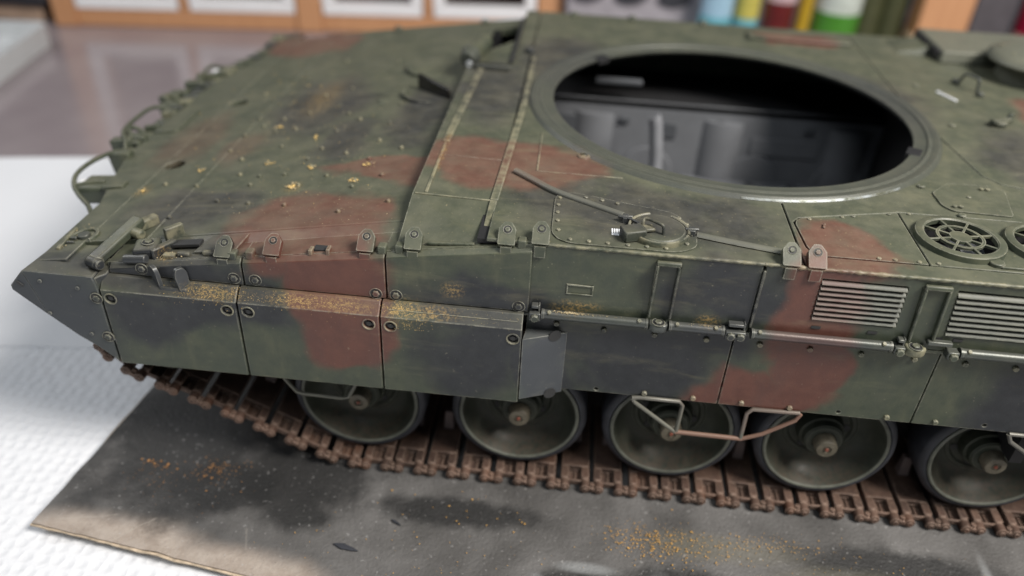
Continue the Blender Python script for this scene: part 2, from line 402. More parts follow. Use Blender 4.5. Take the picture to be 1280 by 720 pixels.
def towel_mat(name, emboss):
    mt, nt, bs = new_mat(name); p = nt.pos()
    bs.inputs['Base Color'].default_value = rgb(.73, .74, .765); bs.inputs['Roughness'].default_value = .9
    bs.inputs['Specular IOR Level'].default_value = .15
    if emboss:
        v = nt.new('ShaderNodeTexVoronoi'); nt.l.new(p, v.inputs['Vector']); v.inputs['Scale'].default_value = 15.0; v.inputs['Randomness'].default_value = .45
        h2 = nt.math('ADD', nt.ramp(v.outputs['Distance'], .1, .6), nt.math('MULTIPLY', nt.noise(p, 50, 3), .5))
    else:
        h2 = nt.noise(p, 26, 3)
    nt.l.new(nt.bump(h2, .45 if emboss else .3, .014 if emboss else .012), bs.inputs['Normal'])
    return mt
def sheet(name, corners, z, thick, wav, mat, nx=70, ny=50, seed=0, **tags):
    """a paper sheet over four corners with soft waves and real thickness"""
    a, b, c, d = [Vector((*q, 0)) for q in corners]; mb = MB(); vs = []
    for lay in (0, 1):
        for j in range(ny+1):
            for i in range(nx+1):
                s_, t = i/nx, j/ny
                q = (a*(1-s_)+b*s_)*(1-t)+(d*(1-s_)+c*s_)*t
                w = (mnoise.noise(Vector((q.x*.8, q.y*.8, seed)))+.5*mnoise.noise(Vector((q.x*2.1, q.y*2.1, seed+4))))
                e = mnoise.noise(Vector((q.x*3, q.y*3, seed+9)))*.012
                vs.append((q.x+e, q.y+e, z+max(0, w)*wav+(thick if lay else 0)))
    W = nx+1; N = W*(ny+1); fs = []
    for j in range(ny):
        for i in range(nx):
            k = j*W+i; fs += [(k+W, k+W+1, k+1, k), (N+k, N+k+1, N+k+W+1, N+k+W)]
    for i in range(nx): fs += [(i, i+1, N+i+1, N+i), (ny*W+i+1, ny*W+i, N+ny*W+i, N+ny*W+i+1)]
    for j in range(ny): fs += [((j+1)*W, j*W, N+j*W, N+(j+1)*W), (j*W+nx, (j+1)*W+nx, N+(j+1)*W+nx, N+j*W+nx)]
    mb.add(vs, fs); return mb.build(name, mat, None, 0, 60, **tags)
sheet('paper_towel', [(-7.0,-7.5),(6.5,-8.5),(7.2,-.2),(-6.3,.35)], -.072, .012, .006, towel_mat('embossed_towel', True), 90, 60, 3,
      label='dimpled white kitchen paper lying under the sprayed cardboard in the foreground', category='paper towel')
sheet('paper_towel', [(-6.9,-1.75),(5.6,-.33),(5.2,2.92),(-7.4,.42)], -.060, .006, .010, towel_mat('smooth_towel', False), 90, 40, 8,
      label='smooth bright white paper sheet left of the tank nose, beyond the dimpled one', category='paper towel')

def card_mat():
    mt, nt, bs = new_mat('oversprayed_card'); p = nt.pos()
    n1 = nt.noise(p, 2.2, 4, .55, .5); n2 = nt.noise(p, 9, 4, .65); n3 = nt.noise(p, 60, 3, .6); n4 = nt.noise(p, 1.1, 3, .5, .8)
    tan = nt.mix(nt.ramp(n2, .3, .7), rgb(.36, .29, .235), rgb(.47, .40, .34))
    grey = nt.mix(nt.ramp(n1, .22, .82), rgb(.056, .053, .050), rgb(.150, .144, .139))
    black = nt.mix(n2, rgb(.010, .010, .010), rgb(.035, .034, .033))
    # bare card shows in the front corner, grey primer over the rest
    wob = nt.math('MULTIPLY', nt.math('SUBTRACT', n1, .5), .9)
    def blob(c, r):
        inv = (1/r[0], 1/r[1], 0)
        return nt.vmath('LENGTH', nt.vmath('MULTIPLY_ADD', p, inv, (-c[0]*inv[0], -c[1]*inv[1], 0)))
    def many(bl):
        acc = None
        for c, r in bl:
            d = blob(c, r); acc = d if acc is None else nt.math('MINIMUM', acc, d)
        return nt.math('ADD', acc, wob)
    def seg(a, b_, w0, w1):
        d = Vector((b_[0]-a[0], b_[1]-a[1])); L = d.length; d.normalize(); mx, my = (a[0]+b_[0])/2, (a[1]+b_[1])/2
        al = nt.math('ABSOLUTE', nt.vmath('DOT_PRODUCT', nt.vmath('SUBTRACT', p, (mx, my, 0)), (d.x, d.y, 0)))
        ac = nt.math('ABSOLUTE', nt.vmath('DOT_PRODUCT', nt.vmath('SUBTRACT', p, (mx, my, 0)), (-d.y, d.x, 0)))
        ac = nt.math('ADD', ac, nt.math('MULTIPLY', nt.math('SUBTRACT', nt.noise(p, 20, 3), .5), w1*1.2))
        return nt.math('MULTIPLY', nt.ramp(ac, w1, w0), nt.ramp(al, L/2, L/2*.8))
    def many2(bl):
        acc = None
        for c_, r in bl:
            d = blob(c_, r); acc = d if acc is None else nt.math('MINIMUM', acc, d)
        return nt.math('ADD', nt.math('ADD', acc, wob), nt.math('MULTIPLY', nt.math('SUBTRACT', n2, .5), .7))
    bare = nt.ramp(many([((1.25,-2.36), (.55,.17)), ((1.85,-2.46), (.60,.17))]), 1.25, .55)
    c = nt.mix(nt.math('MULTIPLY', bare, .8), grey, tan)
    dk = nt.ramp(many2([((1.45,-1.62), (.70,.58)), ((2.05,-1.78), (.55,.33)), ((2.15,-2.06), (.20,.13)), ((3.62,-2.36), (.30,.16)), ((4.1,-2.22), (.28,.10)), ((4.7,-2.32), (.6,.14)), ((2.9,-1.95), (.5,.10)), ((5.2,-2.0), (.5,.12)),
                       ((3.0,-.6), (4.5,1.0)), ((3.35,-2.5), (.2,.16))]), 1.25, .55)
    c = nt.mix(nt.math('MULTIPLY', dk, .97), c, black)
    lt = nt.ramp(many([((3.62,-2.20), (.16,.035)), ((3.98,-2.38), (.08,.2)), ((5.6,-2.1), (.03,.22))]), 1.3, .3)
    c = nt.mix(nt.math('MULTIPLY', lt, .45), c, rgb(.36, .37, .37))
    def crisp(bl, w=.06):
        acc = None
        for c_, r in bl:
            d = blob(c_, r); acc = d if acc is None else nt.math('MINIMUM', acc, d)
        return nt.ramp(nt.math('ADD', acc, nt.math('ADD', wob, nt.math('MULTIPLY', nt.math('SUBTRACT', n2, .5), .9))), 1+w*2, 1-w*2)
    c = nt.mix(nt.math('MULTIPLY', crisp([((3.38,-2.40),(.055,.14))], .12), .4), c, rgb(.30, .305, .31))
    c = nt.mix(nt.math('MULTIPLY', crisp([((3.20,-2.43),(.10,.085)), ((3.16,-2.325),(.07,.018))], .10), .85), c, rgb(.030, .031, .033))
    c = nt.mix(nt.math('MULTIPLY', crisp([((1.72,-1.93),(.25,.16))], .10), .75), c, rgb(.014, .014, .014))
    for a_, b__, f_c in (((.98,-2.27),(1.30,-2.20),.30), ((1.28,-2.40),(1.48,-2.18),.40), ((1.98,-2.32),(1.93,-2.18),.22)):
        c = nt.mix(nt.math('MULTIPLY', seg(a_, b__, .000, .008), f_c), c, rgb(.40, .36, .31))
    # overspray tints
    c = nt.mix(nt.math('MULTIPLY', nt.ramp(many([((5.0,-2.15), (.55,.12)), ((4.3,-2.0), (.4,.1))]), 1.2, .4), .45), c, rgb(.13, .12, .085))
    c = nt.mix(nt.math('MULTIPLY', nt.ramp(n3, .64, .72), .28), c, rgb(.02, .02, .02))
    c = nt.mix(nt.math('MULTIPLY', nt.ramp(nt.noise(p, 42, 2), .66, .74), .30), c, rgb(.45, .44, .43))
    nt.l.new(c, bs.inputs['Base Color']); bs.inputs['Roughness'].default_value = .62
    nt.l.new(nt.bump(nt.math('ADD', n3, nt.math('MULTIPLY', n2, .6)), .35, .02), bs.inputs['Normal'])
    return mt
def card():
    cm = card_mat()
    edge = plain('torn_card_edge', (.46, .37, .27), .85, var=.35, vscale=30)
    A, B, Cc, Dd = Vector((.900,-2.305)), Vector((7.6,-3.15)), Vector((8.2,1.9)), Vector((1.33,2.3))
    nx, ny = 150, 90; vs = []; W = nx+1
    def P(i, j):
        s_, t = i/nx, j/ny
        q = (A*(1-s_)+B*s_)*(1-t)+(Dd*(1-s_)+Cc*s_)*t
        ex = mnoise.noise(Vector((q.x*1.4, q.y*1.4, 1)))*.012+mnoise.noise(Vector((q.x*14, q.y*14, 2)))*.004
        wgt = 1 if (i == 0 or j == 0) else 0
        q = q+Vector((ex, ex))*wgt
        dx = max(0, 1-((q-A).length)/1.0)
        lift = .020*dx*dx+.002*mnoise.noise(Vector((q.x*1.7, q.y*1.7, 5)))
        crease = .016*max(0, 1-abs((q-A).dot(Vector((.55,.83)))-.30)/.035)*(1 if q.y < -1.9 and q.x < 1.7 else 0)
        return q.x, q.y, lift+crease
    top = [P(i, j) for j in range(ny+1) for i in range(nx+1)]
    fs = [(j*W+i, j*W+i+1, (j+1)*W+i+1, (j+1)*W+i) for j in range(ny) for i in range(nx)]
    root = thing('cardboard_sheet', 'worn cardboard sheet with black and grey overspray, under the tank tracks', 'cardboard', (4, -.5, -.03))
    t0 = MB(); N = len(top); t0.add([(x, y, z-.004) for x, y, z in top]+[(x, y, z-.012) for x, y, z in top],
        fs+[tuple(N+k for k in f[::-1]) for f in fs]+[(i+1, i, N+i, N+i+1) for i in range(nx)]+[(j*W, (j+1)*W, N+(j+1)*W, N+j*W) for j in range(ny)])
    t0.build('painted_layer', cm, root, 0, 50)
    # torn lower ply, a little wider at the ragged edges
    def Q(x, y, z, i, j):
        r = max(0, .008+.014*mnoise.noise(Vector((x*3, y*3, 7))))+random.uniform(0, .004); return (x-(r if i == 0 else 0), y-(r if j == 0 else 0), z)
    low = [Q(*top[j*W+i], i, j) for j in range(ny+1) for i in range(nx+1)]
    t1 = MB(); t1.add([(x, y, z-.014) for x, y, z in low]+[(x, y, z-.022) for x, y, z in low],
        fs+[tuple(N+k for k in f[::-1]) for f in fs]+[(i+1, i, N+i, N+i+1) for i in range(nx)]+[(j*W, (j+1)*W, N+(j+1)*W, N+j*W) for j in range(ny)])
    t1.build('torn_backing_layer', edge, root, 0, 50)
card()

# ------------------------------------------------------------------ the tank: shell
TANK = thing('model_tank', 'camouflaged tank hull kit without turret, standing on sprayed cardboard', 'model tank', (4.2, 0, 0))
XR, YR = 4.27, -.015       # turret ring centre
def arc(r, a0, a1, n): return [(XR+r*math.cos(math.radians(a0+(a1-a0)*i/n)), YR+r*math.sin(math.radians(a0+(a1-a0)*i/n))) for i in range(n+1)]

hull = MB()
XB = 7.35
# lower tub, open at the top; inner skin seen through the ring
hull.box((1.2, -1.06, .42), (XB, 1.06, .50))
hull.box((1.2, -1.06, .50), (XB, -1.02, 1.14)); hull.box((1.2, 1.02, .50), (XB, 1.06, 1.14))
MB().box((1.2, 1.02, 1.10), (XB, 1.76, 1.139)).build('sponson_floor', M['dark'], TANK); MB().box((1.2, -1.74, 1.10), (XB, -1.02, 1.139)).build('sponson_floor', M['dark'], TANK)  # floors coloured black for the shade in the sponson recess
lower = hull.build('hull_tub', M['primer'], TANK, .01)
b = MB(); b.hexa([(.86,-1.0,1.02),(1.2,-1.0,.44),(1.2,1.0,.44),(.86,1.0,1.02)], [(.80,-1.0,1.15),(1.24,-1.0,1.2),(1.24,1.0,1.2),(.80,1.0,1.15)])
b.build('nose_plate', M['camo'], TANK, .02)
MB().box((5.62, -1.70, .50), (5.68, 1.70, 1.50)).build('bulkhead', M['dark'], TANK)
MB().box((3.02, -1.70, 1.145), (3.06, -.35, 1.40)).build('bulkhead', M['primerdark'], TANK)
# sponson walls; the near one has real openings for the louvres
def sp_poly(x0, x1): return [(x0, 1.16), (x1, 1.16), (x1, ZD-.006), (x0, ZD-.006)]
gr1 = [(4.458,1.286),(4.815,1.280),(4.806,1.492),(4.456,1.494)]
gr2 = [(5.028,1.268),(5.415,1.262),(5.405,1.488),(5.010,1.492)]
FS = dict(o=(0,-1.77,0), ea=(1,0,0), eb=(0,0,1), en=(0,-1,0))
w1 = MB().plate(sp_poly(3.20, 4.209), [], -.03, 0, **FS).build('side_wall_panel', M['camo'], TANK, .006)
w2 = MB().plate(sp_poly(4.217, XB), [gr1[::-1], gr2[::-1]], -.03, 0, **FS).build('side_wall_panel', M['camo'], TANK, .006)
MB().box((1.3, -1.74, 1.14), (3.2, -1.70, 1.21)).build('side_wall_foot', M['camo'], TANK)
MB().box((1.35, 1.74, .72), (XB, 1.77, 1.20)).build('skirt_panel', M['camo'], TANK)  # unseen far skirt, added to block light leaking under the hull
b = MB(); b.hexa([(1.3,1.70,1.2),(3.2,1.70,1.2),(3.2,1.77,1.2),(1.3,1.77,1.2)], [(1.3,1.70,ze(1.3)-.01),(3.2,1.70,ZD-.02),(3.2,1.77,ZD-.02),(1.3,1.77,ze(1.3)-.01)])
b.box((3.2, 1.74, 1.19), (XB, 1.77, ZD-.01)); b.build('side_wall', M['camo'], TANK, .01)
MB().box((XB, -1.76, .6), (XB+.03, 1.76, ZD)).build('hull_end_plate', M['camo'], TANK)
# dark boxes behind the louvres so that no light comes through
for a0, a1 in ((4.43, 4.85), (4.99, 5.44)):
    k = MB(); k.box((a0, -1.60, 1.23), (a1, -1.58, 1.52)); k.box((a0-.01, -1.738, 1.225), (a0, -1.58, 1.525)); k.box((a1, -1.738, 1.225), (a1+.01, -1.58, 1.525))
    k.box((a0, -1.738, 1.22), (a1, -1.58, 1.23)); k.build('louvre_box', M['dark'], TANK)
def louvre(poly, n, x0a, x0b, x1a, x1b, z0, z1):
    par = MB(); 
    for i in range(n):
        t = (i+.5)/n; z = z1+(z0-z1)*t; hh = (z1-z0)/n
        xa, xb = x0a+(x0b-x0a)*t, x1a+(x1b-x1a)*t
        q = MB(); P = []
        for x in (xa, xb):
            P.append([(x,-1.777,z-hh*.46),(x,-1.780,z-hh*.40),(x,-1.777,z-hh*.20),(x,-1.757,z+hh*.30),(x,-1.750,z+hh*.30),(x,-1.768,z-hh*.46)])
        k = len(P[0]); q.add(P[0]+P[1], [list(range(k)), [k+j for j in range(k)][::-1]]+[(j, k+j, k+(j+1) % k, (j+1) % k) for j in range(k)])
        q.build('louvre_slat', M['slat'], w2, .002)
louvre(gr1, 8, 4.456, 4.460, 4.806, 4.815, 1.286, 1.492)
louvre(gr2, 8, 5.010, 5.028, 5.405, 5.415, 1.266, 1.490)
b = MB()
for x in (4.47, 4.71, 4.985, 5.07): b.box((x, -1.7735, 1.238), (x+.04, -1.7715, 1.252))
b.build('drain_slot', M['hole'], w2)

# ------------------------------------------------------------------ roof plates
G = .0035
def roof_plate(poly, z0=ZD-.016, z1=ZD, name='deck_panel', mat='camo', bev=.004, par=TANK, holes=()):
    return MB().plate(offset(poly, G), holes, z0, z1).build(name, M[mat], par, bev)
RI = 1.10
# seams measured on the kit: x=4.38 cross seam, brown access panel, fan panel, engine deck diagonal
p_front = [(3.04,-1.43),(3.04,-1.765),(4.375,-1.765),(4.378,YR-math.sqrt(RI**2-(4.378-XR)**2))]
a_s = -90+math.degrees(math.asin((4.378-XR)/RI))
front = [(3.04,-1.765),(4.375,-1.765)]+arc(RI, a_s, -180, 30)+[(3.04, YR)]
roof_plate(front)
far = [(3.04, YR)]+arc(RI, 180, 5, 44)+[(5.40, .10),(5.40, 1.765),(3.04, 1.765)]
roof_plate(far)
acc = rounded([(4.400,-1.38),(4.432,-1.338),(4.911,-1.205),(4.909,-1.664),(4.44,-1.667),(4.412,-1.60)], [.03,.03,0,0,.02,.02])
roof_plate(acc, z1=ZD+.002, name='access_panel')
mid = [(4.378,-1.765),(4.378, -1.40)] + [(4.378, YR-math.sqrt(RI**2-(4.378-XR)**2))]+arc(RI, a_s, 5, 40)[1:]+[(5.40,.10),(5.452,-.36),(5.487,-.708),(5.552,-.796),(5.75,-.86),(6.2,-.88),(6.2,-1.192),(4.914,-1.199),(4.911,-1.205),(4.432,-1.338),(4.400,-1.38),(4.412,-1.60),(4.44,-1.667),(4.909,-1.664),(6.2,-1.664),(6.2,-1.765)]
roof_plate(mid)
fanp = [(4.914,-1.199),(6.2,-1.192),(6.2,-1.664),(4.912,-1.664)]
F1, F2, FR = (5.11,-1.432), (5.505,-1.425), .168
MB().plate(offset(fanp, G), [circle(*F1, FR, 32), circle(*F2, FR, 32)], ZD-.016, ZD+.001).build('fan_panel', M['camo'], TANK, .004)
eng = [(5.40,1.765),(5.40,.10),(5.452,-.36),(5.487,-.708),(5.552,-.796),(5.75,-.86),(6.2,-.88),(6.2,-1.765),(XB,-1.765),(XB,1.765)]
roof_plate(eng)
octa = rounded([(5.148,-.967),(5.150,-1.100),(5.185,-1.150),(5.457,-1.162),(5.526,-.890),(5.482,-.838),(5.257,-.852)], .02)
op = MB().plate(octa, [], ZD-.002, ZD+.009).build('inspection_cover', M['camo'], TANK, .004)
# roof under-sheet closing the seams
MB().plate([(3.0,-1.74),(XB,-1.74),(XB,1.74),(3.0,1.74)], [circle(XR, YR, RI-.03, 64), circle(*F1, FR+.02, 24), circle(*F2, FR+.02, 24)], ZD-.04, ZD-.017).build('roof_underlay', M['dark'], TANK)

# raised plate ahead of the ring, with its sloped corner facets and step down to the glacis
rp = MB()
T = [(2.655,-1.415,ZD),(3.036,-1.43,ZD),(3.036,1.765,ZD),(2.93,1.765,ZD),(2.93,1.0,ZD),(2.655,.56,ZD)]
rp.add(T, [(0,1,2,3,4,5)])
A_ = (2.645,-1.715,ze(2.645)+.004); Bv = (3.02,-1.735,ZD-.050)
rp.add([T[0], T[1], A_, Bv], [(0,2,3),(0,3,1)])
foot = [(2.640,-1.715,zg(2.64)-.05),(2.640,-1.415,zg(2.64)-.05),(2.640,.56,zg(2.64)-.05)]
rp.add([A_, T[0], T[5]]+foot, [(0,1,4,3),(1,2,5,4)])
rp.add([T[5], T[4], (2.93,1.0,1.40), (2.64,.56,1.40)], [(0,1,2,3)])
rp.add([A_, Bv, (3.02,-1.735,1.40), (2.64,-1.715,1.30)], [(0,1,2,3)])
RAISED = rp.build('raised_roof_plate', M['camo'], TANK, 0, 4)
def bar(name, p0, p1, w, h, mat, par):
    p0, p1 = Vector(p0), Vector(p1); d = (p1-p0); L = d.length; d.normalize(); sd = Vector((-d.y, d.x, 0)).normalized(); up = d.cross(sd)
    if up.z < 0: up = -up
    return MB().fbox(p0, d, sd, up, (0, L), (-w/2, w/2), (-.008, h)).build(name, M[mat], par, .004)
bar('weld_strip', (2.715,-1.40,ZD), (2.712,-.84,ZD), .016, .006, 'dry', RAISED)
bar('weld_strip', (2.712,-.83,ZD), (2.745,.32,ZD), .040, .009, 'dry', RAISED)
bar('weld_strip', (3.028,-1.72,ZD-.040), (3.034,-1.435,ZD+.001), .034, .010, 'dry', RAISED)
bar('weld_strip', (3.036,-1.43,ZD), (3.071,-.23,ZD), .038, .010, 'dry', RAISED)
bar('weld_strip', (3.071,-.225,ZD), (3.066,.64,ZD), .030, .009, 'dry', RAISED)
bar('weld_strip', (2.665,-1.417,ZD), (3.02,-1.430,ZD), .010, .006, 'dry', RAISED)
bar('weld_strip', (2.73,-.985,ZD), (3.04,-.995,ZD), .006, .003, 'camo', RAISED)
bar('weld_strip', (3.204,-.613,ZD), (3.209,-1.085,ZD), .010, .005, 'dry', RAISED)
bar('weld_strip', (3.211,-1.085,ZD), (3.63,-1.085,ZD), .006, .004, 'dry', RAISED)
def bead(name, pts, r, par, mat='dry', jitter=.35, step=.012):
    P = []
    for a, b_ in zip(pts[:-1], pts[1:]):
        a, b_ = Vector(a), Vector(b_); n = max(1, int((b_-a).length/step))
        P += [a+(b_-a)*(i/n) for i in range(n)]
    P.append(Vector(pts[-1])); rings = []; mb = MB(); n = 6; vs = []
    for i, p in enumerate(P):
        t = (P[min(i+1, len(P)-1)]-P[max(i-1, 0)]).normalized(); s_ = t.cross(Vector((0,0,1))).normalized(); u = s_.cross(t)
        rr = r*(1+random.uniform(-jitter, jitter))
        vs += [p+s_*rr*math.cos(2*math.pi*k/n)+u*rr*math.sin(2*math.pi*k/n) for k in range(n)]
    fs = [(i*n+k, i*n+(k+1) % n, (i+1)*n+(k+1) % n, (i+1)*n+k) for i in range(len(P)-1) for k in range(n)]
    mb.add(vs, fs); return mb.build(name, M[mat], par, 0, 60)
bead('weld_bead', [(3.30,-1.770,ZD-.002), (4.21,-1.770,ZD-.002)], .0075, TANK)
bead('weld_bead', [(4.21,-1.770,ZD-.002), (XB,-1.770,ZD-.002)], .0085, TANK)
bead('weld_bead', [(2.78,-1.724,1.466), (2.99,-1.738,1.488)], .010, RAISED, 'camo', .3)

# turret ring
RG = MB().lathe([(1.11,ZD-.012),(1.040,ZD-.012),(1.037,ZD+.002),(1.042,ZD+.006),(1.100,ZD+.008),(1.106,ZD+.011),(1.110,ZD+.018),(1.117,ZD+.020),(1.124,ZD+.017),(1.130,ZD+.014),(1.138,ZD+.018),(1.168,ZD+.019),(1.177,ZD+.013),(1.190,ZD-.002),(1.190,ZD-.03)],
                (XR, YR, 0), 'z', 160).build('turret_ring', M['ring'], TANK, 0, 35)
MB().lathe([(1.1795,ZD+.0105),(1.1865,ZD+.0020),(1.1885,ZD+.0035),(1.1820,ZD+.0118)], (XR,YR,0), 'z', 40, (math.radians(-94), math.radians(-52)), True).build('ring_highlight', M['glintedge'], RG, 0, 40, label='bright arc painted as the highlight on the ring edge')
# black blocks painting the shade of notches in the ring
for ang, w in ((136, .05), (-26, .05)):
    a = math.radians(ang); d = Vector((math.cos(a), math.sin(a), 0)); t = Vector((-d.y, d.x, 0))
    MB().fbox(Vector((XR,YR,ZD))+d*1.06, d, t, (0,0,1), (-.045,.03), (-w,w), (-.03,.0105)).build('ring_notch', M['dark'], RG, .004)

# interior seen through the ring
for i, x in enumerate((3.25, 3.95, 4.75, 5.4)):
    MB().cyl((x, 1.02, .60), (x, 1.0, .60), .20, 32).build('suspension_mount', M['primer'], lower, .012)
for x, z in ((3.75,1.0),(4.45,1.02),(5.1,1.02)):
    MB().box((x-.035, .995, z-.02), (x+.035, 1.02, z+.02)).build('wall_bracket', M['primerdark'], lower, .004)
MB().box((4.02,1.005,.88),(4.14,1.02,1.0)).build('wall_relief', M['primerdark'], lower, .006)
MB().plate([(3.10,.86),(3.42,.86),(3.46,.74),(3.58,.66),(3.58,1.0),(3.10,1.03)], [], 0, .02, o=(0,1.02,0), eb=(0,0,1), en=(0,-1,0)).build('wall_relief', M['primerdark'], lower, .01)
MB().box((4.70,1.005,.80),(5.20,1.02,.94)).build('wall_relief', M['primer'], lower, .006)
for x in (3.52, 4.48, 5.40):
    MB().lathe([(.0001,.42),(.21,.42),(.215,.40),(.215,-.05),(.0001,-.05)], (x, 1.175, .62), 'z', 40).build('damper_housing', M['primer'], lower, 0, 40)
MB().box((1.3,.88,.50),(5.6,1.02,.585)).build('wall_ledge', M['primer'], lower, .012)
for x in (3.8,4.2,4.75,5.05): MB().cyl((x,.95,.585),(x,.95,.61),.035,14).build('ledge_boss', M['primerdark'], lower, .004)
MB().tube([(3.925,.70,1.165),(3.935,.70,1.15),(3.950,.695,1.10),(3.965,.69,1.0),(3.985,.68,.85),(4.0,.68,.50)], .046, 14).build('upright_post', plain('pale_grey_plastic', (.23,.235,.25), .6), lower, 0, 60)
MB().box((3.50,.98,1.27),(3.84,1.04,1.31)).build('inner_rail', M['primerdark'], lower, .01)
MB().cyl((4.1,.2,.50),(4.1,.2,.56),.16,24).build('floor_boss', M['primer'], lower, .01)
MB().cyl((4.75,.45,.50),(4.75,.45,.58),.20,24).build('floor_boss', M['primer'], lower, .01)

# ------------------------------------------------------------------ glacis
def gpoly(poly): return [((a-1.327)*GL, b) for a, b in poly]
FG = dict(o=(1.327,0,1.260), ea=tuple(GX), eb=(0,1,0), en=tuple(GN))
def nose(y):   # front outline of the glacis
    a = abs(y)
    return .77 if a < .55 else (.77+.15*(a-.55)/.65 if a < 1.2 else .945)
gb = [1.10, 1.42, 2.70]
fr = [(1.10,-1.76),(1.10,1.76)]+[(nose(y), y) for y in (1.76,1.2,.9,.55,0,-.55,-.9,-1.2,-1.76)]
def strip(x0, x1): return [(x0,-1.55),(x1,-1.55),(x1,1.55),(x0,1.55)]
hs = lambda l: [gpoly(circle(x, y, .055, 18)) for x, y in l]
GP = []
GP.append(MB().plate(offset(gpoly(fr), .0009), [], -.03, 0, **FG).build('glacis_panel', M['camo'], TANK, .006))
holes = hs([(1.16,-.762),(1.16,.192),(1.085,1.1),(1.16,1.12)][:2])
GP.append(MB().plate(offset(gpoly([(1.10,-1.60),(1.42,-1.60),(1.42,1.60),(1.10,1.60)]), .0009), holes, -.03, 0, **FG).build('glacis_panel', M['camo'], TANK, .004))
for x0, x1 in zip(gb[1:-1], gb[2:]):
    s0, s1 = 1.60-.05*(x0-1.42), 1.60-.05*(x1-1.42)
    GP.append(MB().plate(offset(gpoly([(x0,-s0),(x1,-s1),(x1,s1),(x0,s0)]), .0009), [], -.03, 0, **FG).build('glacis_panel', M['camo'], TANK, .008, segs=3))
b = MB(); 
for sgn in (-1, 1):
    b.hexa([(1.0,1.50*sgn,1.1),(2.75,1.50*sgn,1.1),(2.75,1.70*sgn,1.1),(1.0,1.70*sgn,1.1)], [(1.0,1.50*sgn,zg(1.0)-.034),(2.75,1.50*sgn,zg(2.75)-.034),(2.75,1.70*sgn,zg(2.75)-.034),(1.0,1.70*sgn,zg(1.0)-.034)])
b.hexa([(.95,-1.5,.98),(2.75,-1.5,.98),(2.75,1.5,.98),(.95,1.5,.98)], [(.95,-1.5,zg(.95)-.13),(2.75,-1.5,zg(2.75)-.13),(2.75,1.5,zg(2.75)-.13),(.95,1.5,zg(.95)-.13)])
b.build('glacis_underlay', M['dark'], TANK)
for sg in (-1, 1):
    q = MB(); xs = [1.425, 2.0, 2.64]; P = []
    for x in xs:
        y0 = 1.60-.05*(x-1.42)
        P += [(x, (y0-.012)*sg, zg(x)-.0035), (x, (y0+.03)*sg, zg(x)-.012), (x, (y0+.065)*sg, ze(x)-.004), (x, (y0-.012)*sg, ze(x)-.03)]
    q.add(P, [(4*i+a, 4*i+(a+1) % 4, 4*i+4+(a+1) % 4, 4*i+4+a) for i in range(2) for a in range(4)]+[(0,1,2,3),(8,9,10,11)])
    q.build('glacis_shoulder', M['camo'], TANK, .006, 60, segs=3)
# fender strip along the near and far edges, stepping up to the roof
for sg, nm in ((-1, 'fender_strip'), (1, 'fender_strip')):
    q = MB(); xs = [1.30, 1.95, 2.60, 3.24]
    for x0, x1 in zip(xs[:-1], xs[1:]):
        q.hexa([(x0,1.52*sg,ze(x0)-.05),(x1,1.52*sg,ze(x1)-.05),(x1,1.757*sg,ze(x1)-.05),(x0,1.757*sg,ze(x0)-.05)],
               [(x0,1.52*sg,ze(x0)-.002),(x1-.001,1.52*sg,ze(x1)-.002),(x1-.001,1.757*sg,ze(x1)-.002),(x0,1.757*sg,ze(x0)-.002)])
    q.build(nm, M['camo'], TANK, 0)

# ------------------------------------------------------------------ fasteners (shared meshes)
def bolt_mesh(name, r, h, mat, n=6, dome=True):
    b = MB(); prof = [(0.0001, -.004), (r, -.004), (r, h*.7), (r*.78, h), (.0001, h)]
    return b.lathe(prof, (0,0,0), 'z', n).mesh(name, mat, 30)
BOLT = bolt_mesh('bolt', .0135, .013, M['dry'], 8)
BOLTB = bolt_mesh('bolt', .019, .014, M['camo'], 8)
RIVET = bolt_mesh('rivet', .0095, .008, M['dry'], 8)
RIVG = bolt_mesh('rivet', .010, .006, M['bluegrey'], 10)
RINGB = MB().lathe([(.030,-.002),(.030,.002),(.028,.003),(.0262,.002),(.0262,-.002)], (0,0,0), 'z', 18).lathe([(.0001,-.003),(.017,-.003),(.017,.006),(.013,.009),(.0001,.009)], (0,0,0), 'z', 6).mesh('recessed_bolt', M['camo'], 40)
RECESS = MB().lathe([(.0001,.0004),(.0265,.0004),(.0265,-.003)], (0,0,0), 'z', 20).mesh('bolt_recess_shade', M['hole'], 30)  # flat dark disc paints the shade around the bolt
LIP = MB().lathe([(.031,-.001),(.031,.003),(.026,.004),(.0245,-.002)], (0,0,0), 'z', 20).mesh('bolt_hole_lip', M['dry'], 40)
CAPM = MB().lathe([(.0001,0),(.025,0),(.0251,.006),(.012,.006),(.012,.014),(.0001,.014)], (0,0,0), 'z', 12).mesh('bolt_head', M['hole'], 30)
def side_bolt(x, y, z, par, me=BOLT, name='bolt'): return inst(name, me, par, 0, (x, y, z), rot=SIDE)
def top_bolt(x, y, par, me=RIVET, z=ZD, name='rivet'): return inst(name, me, par, 0, (x, y, z))

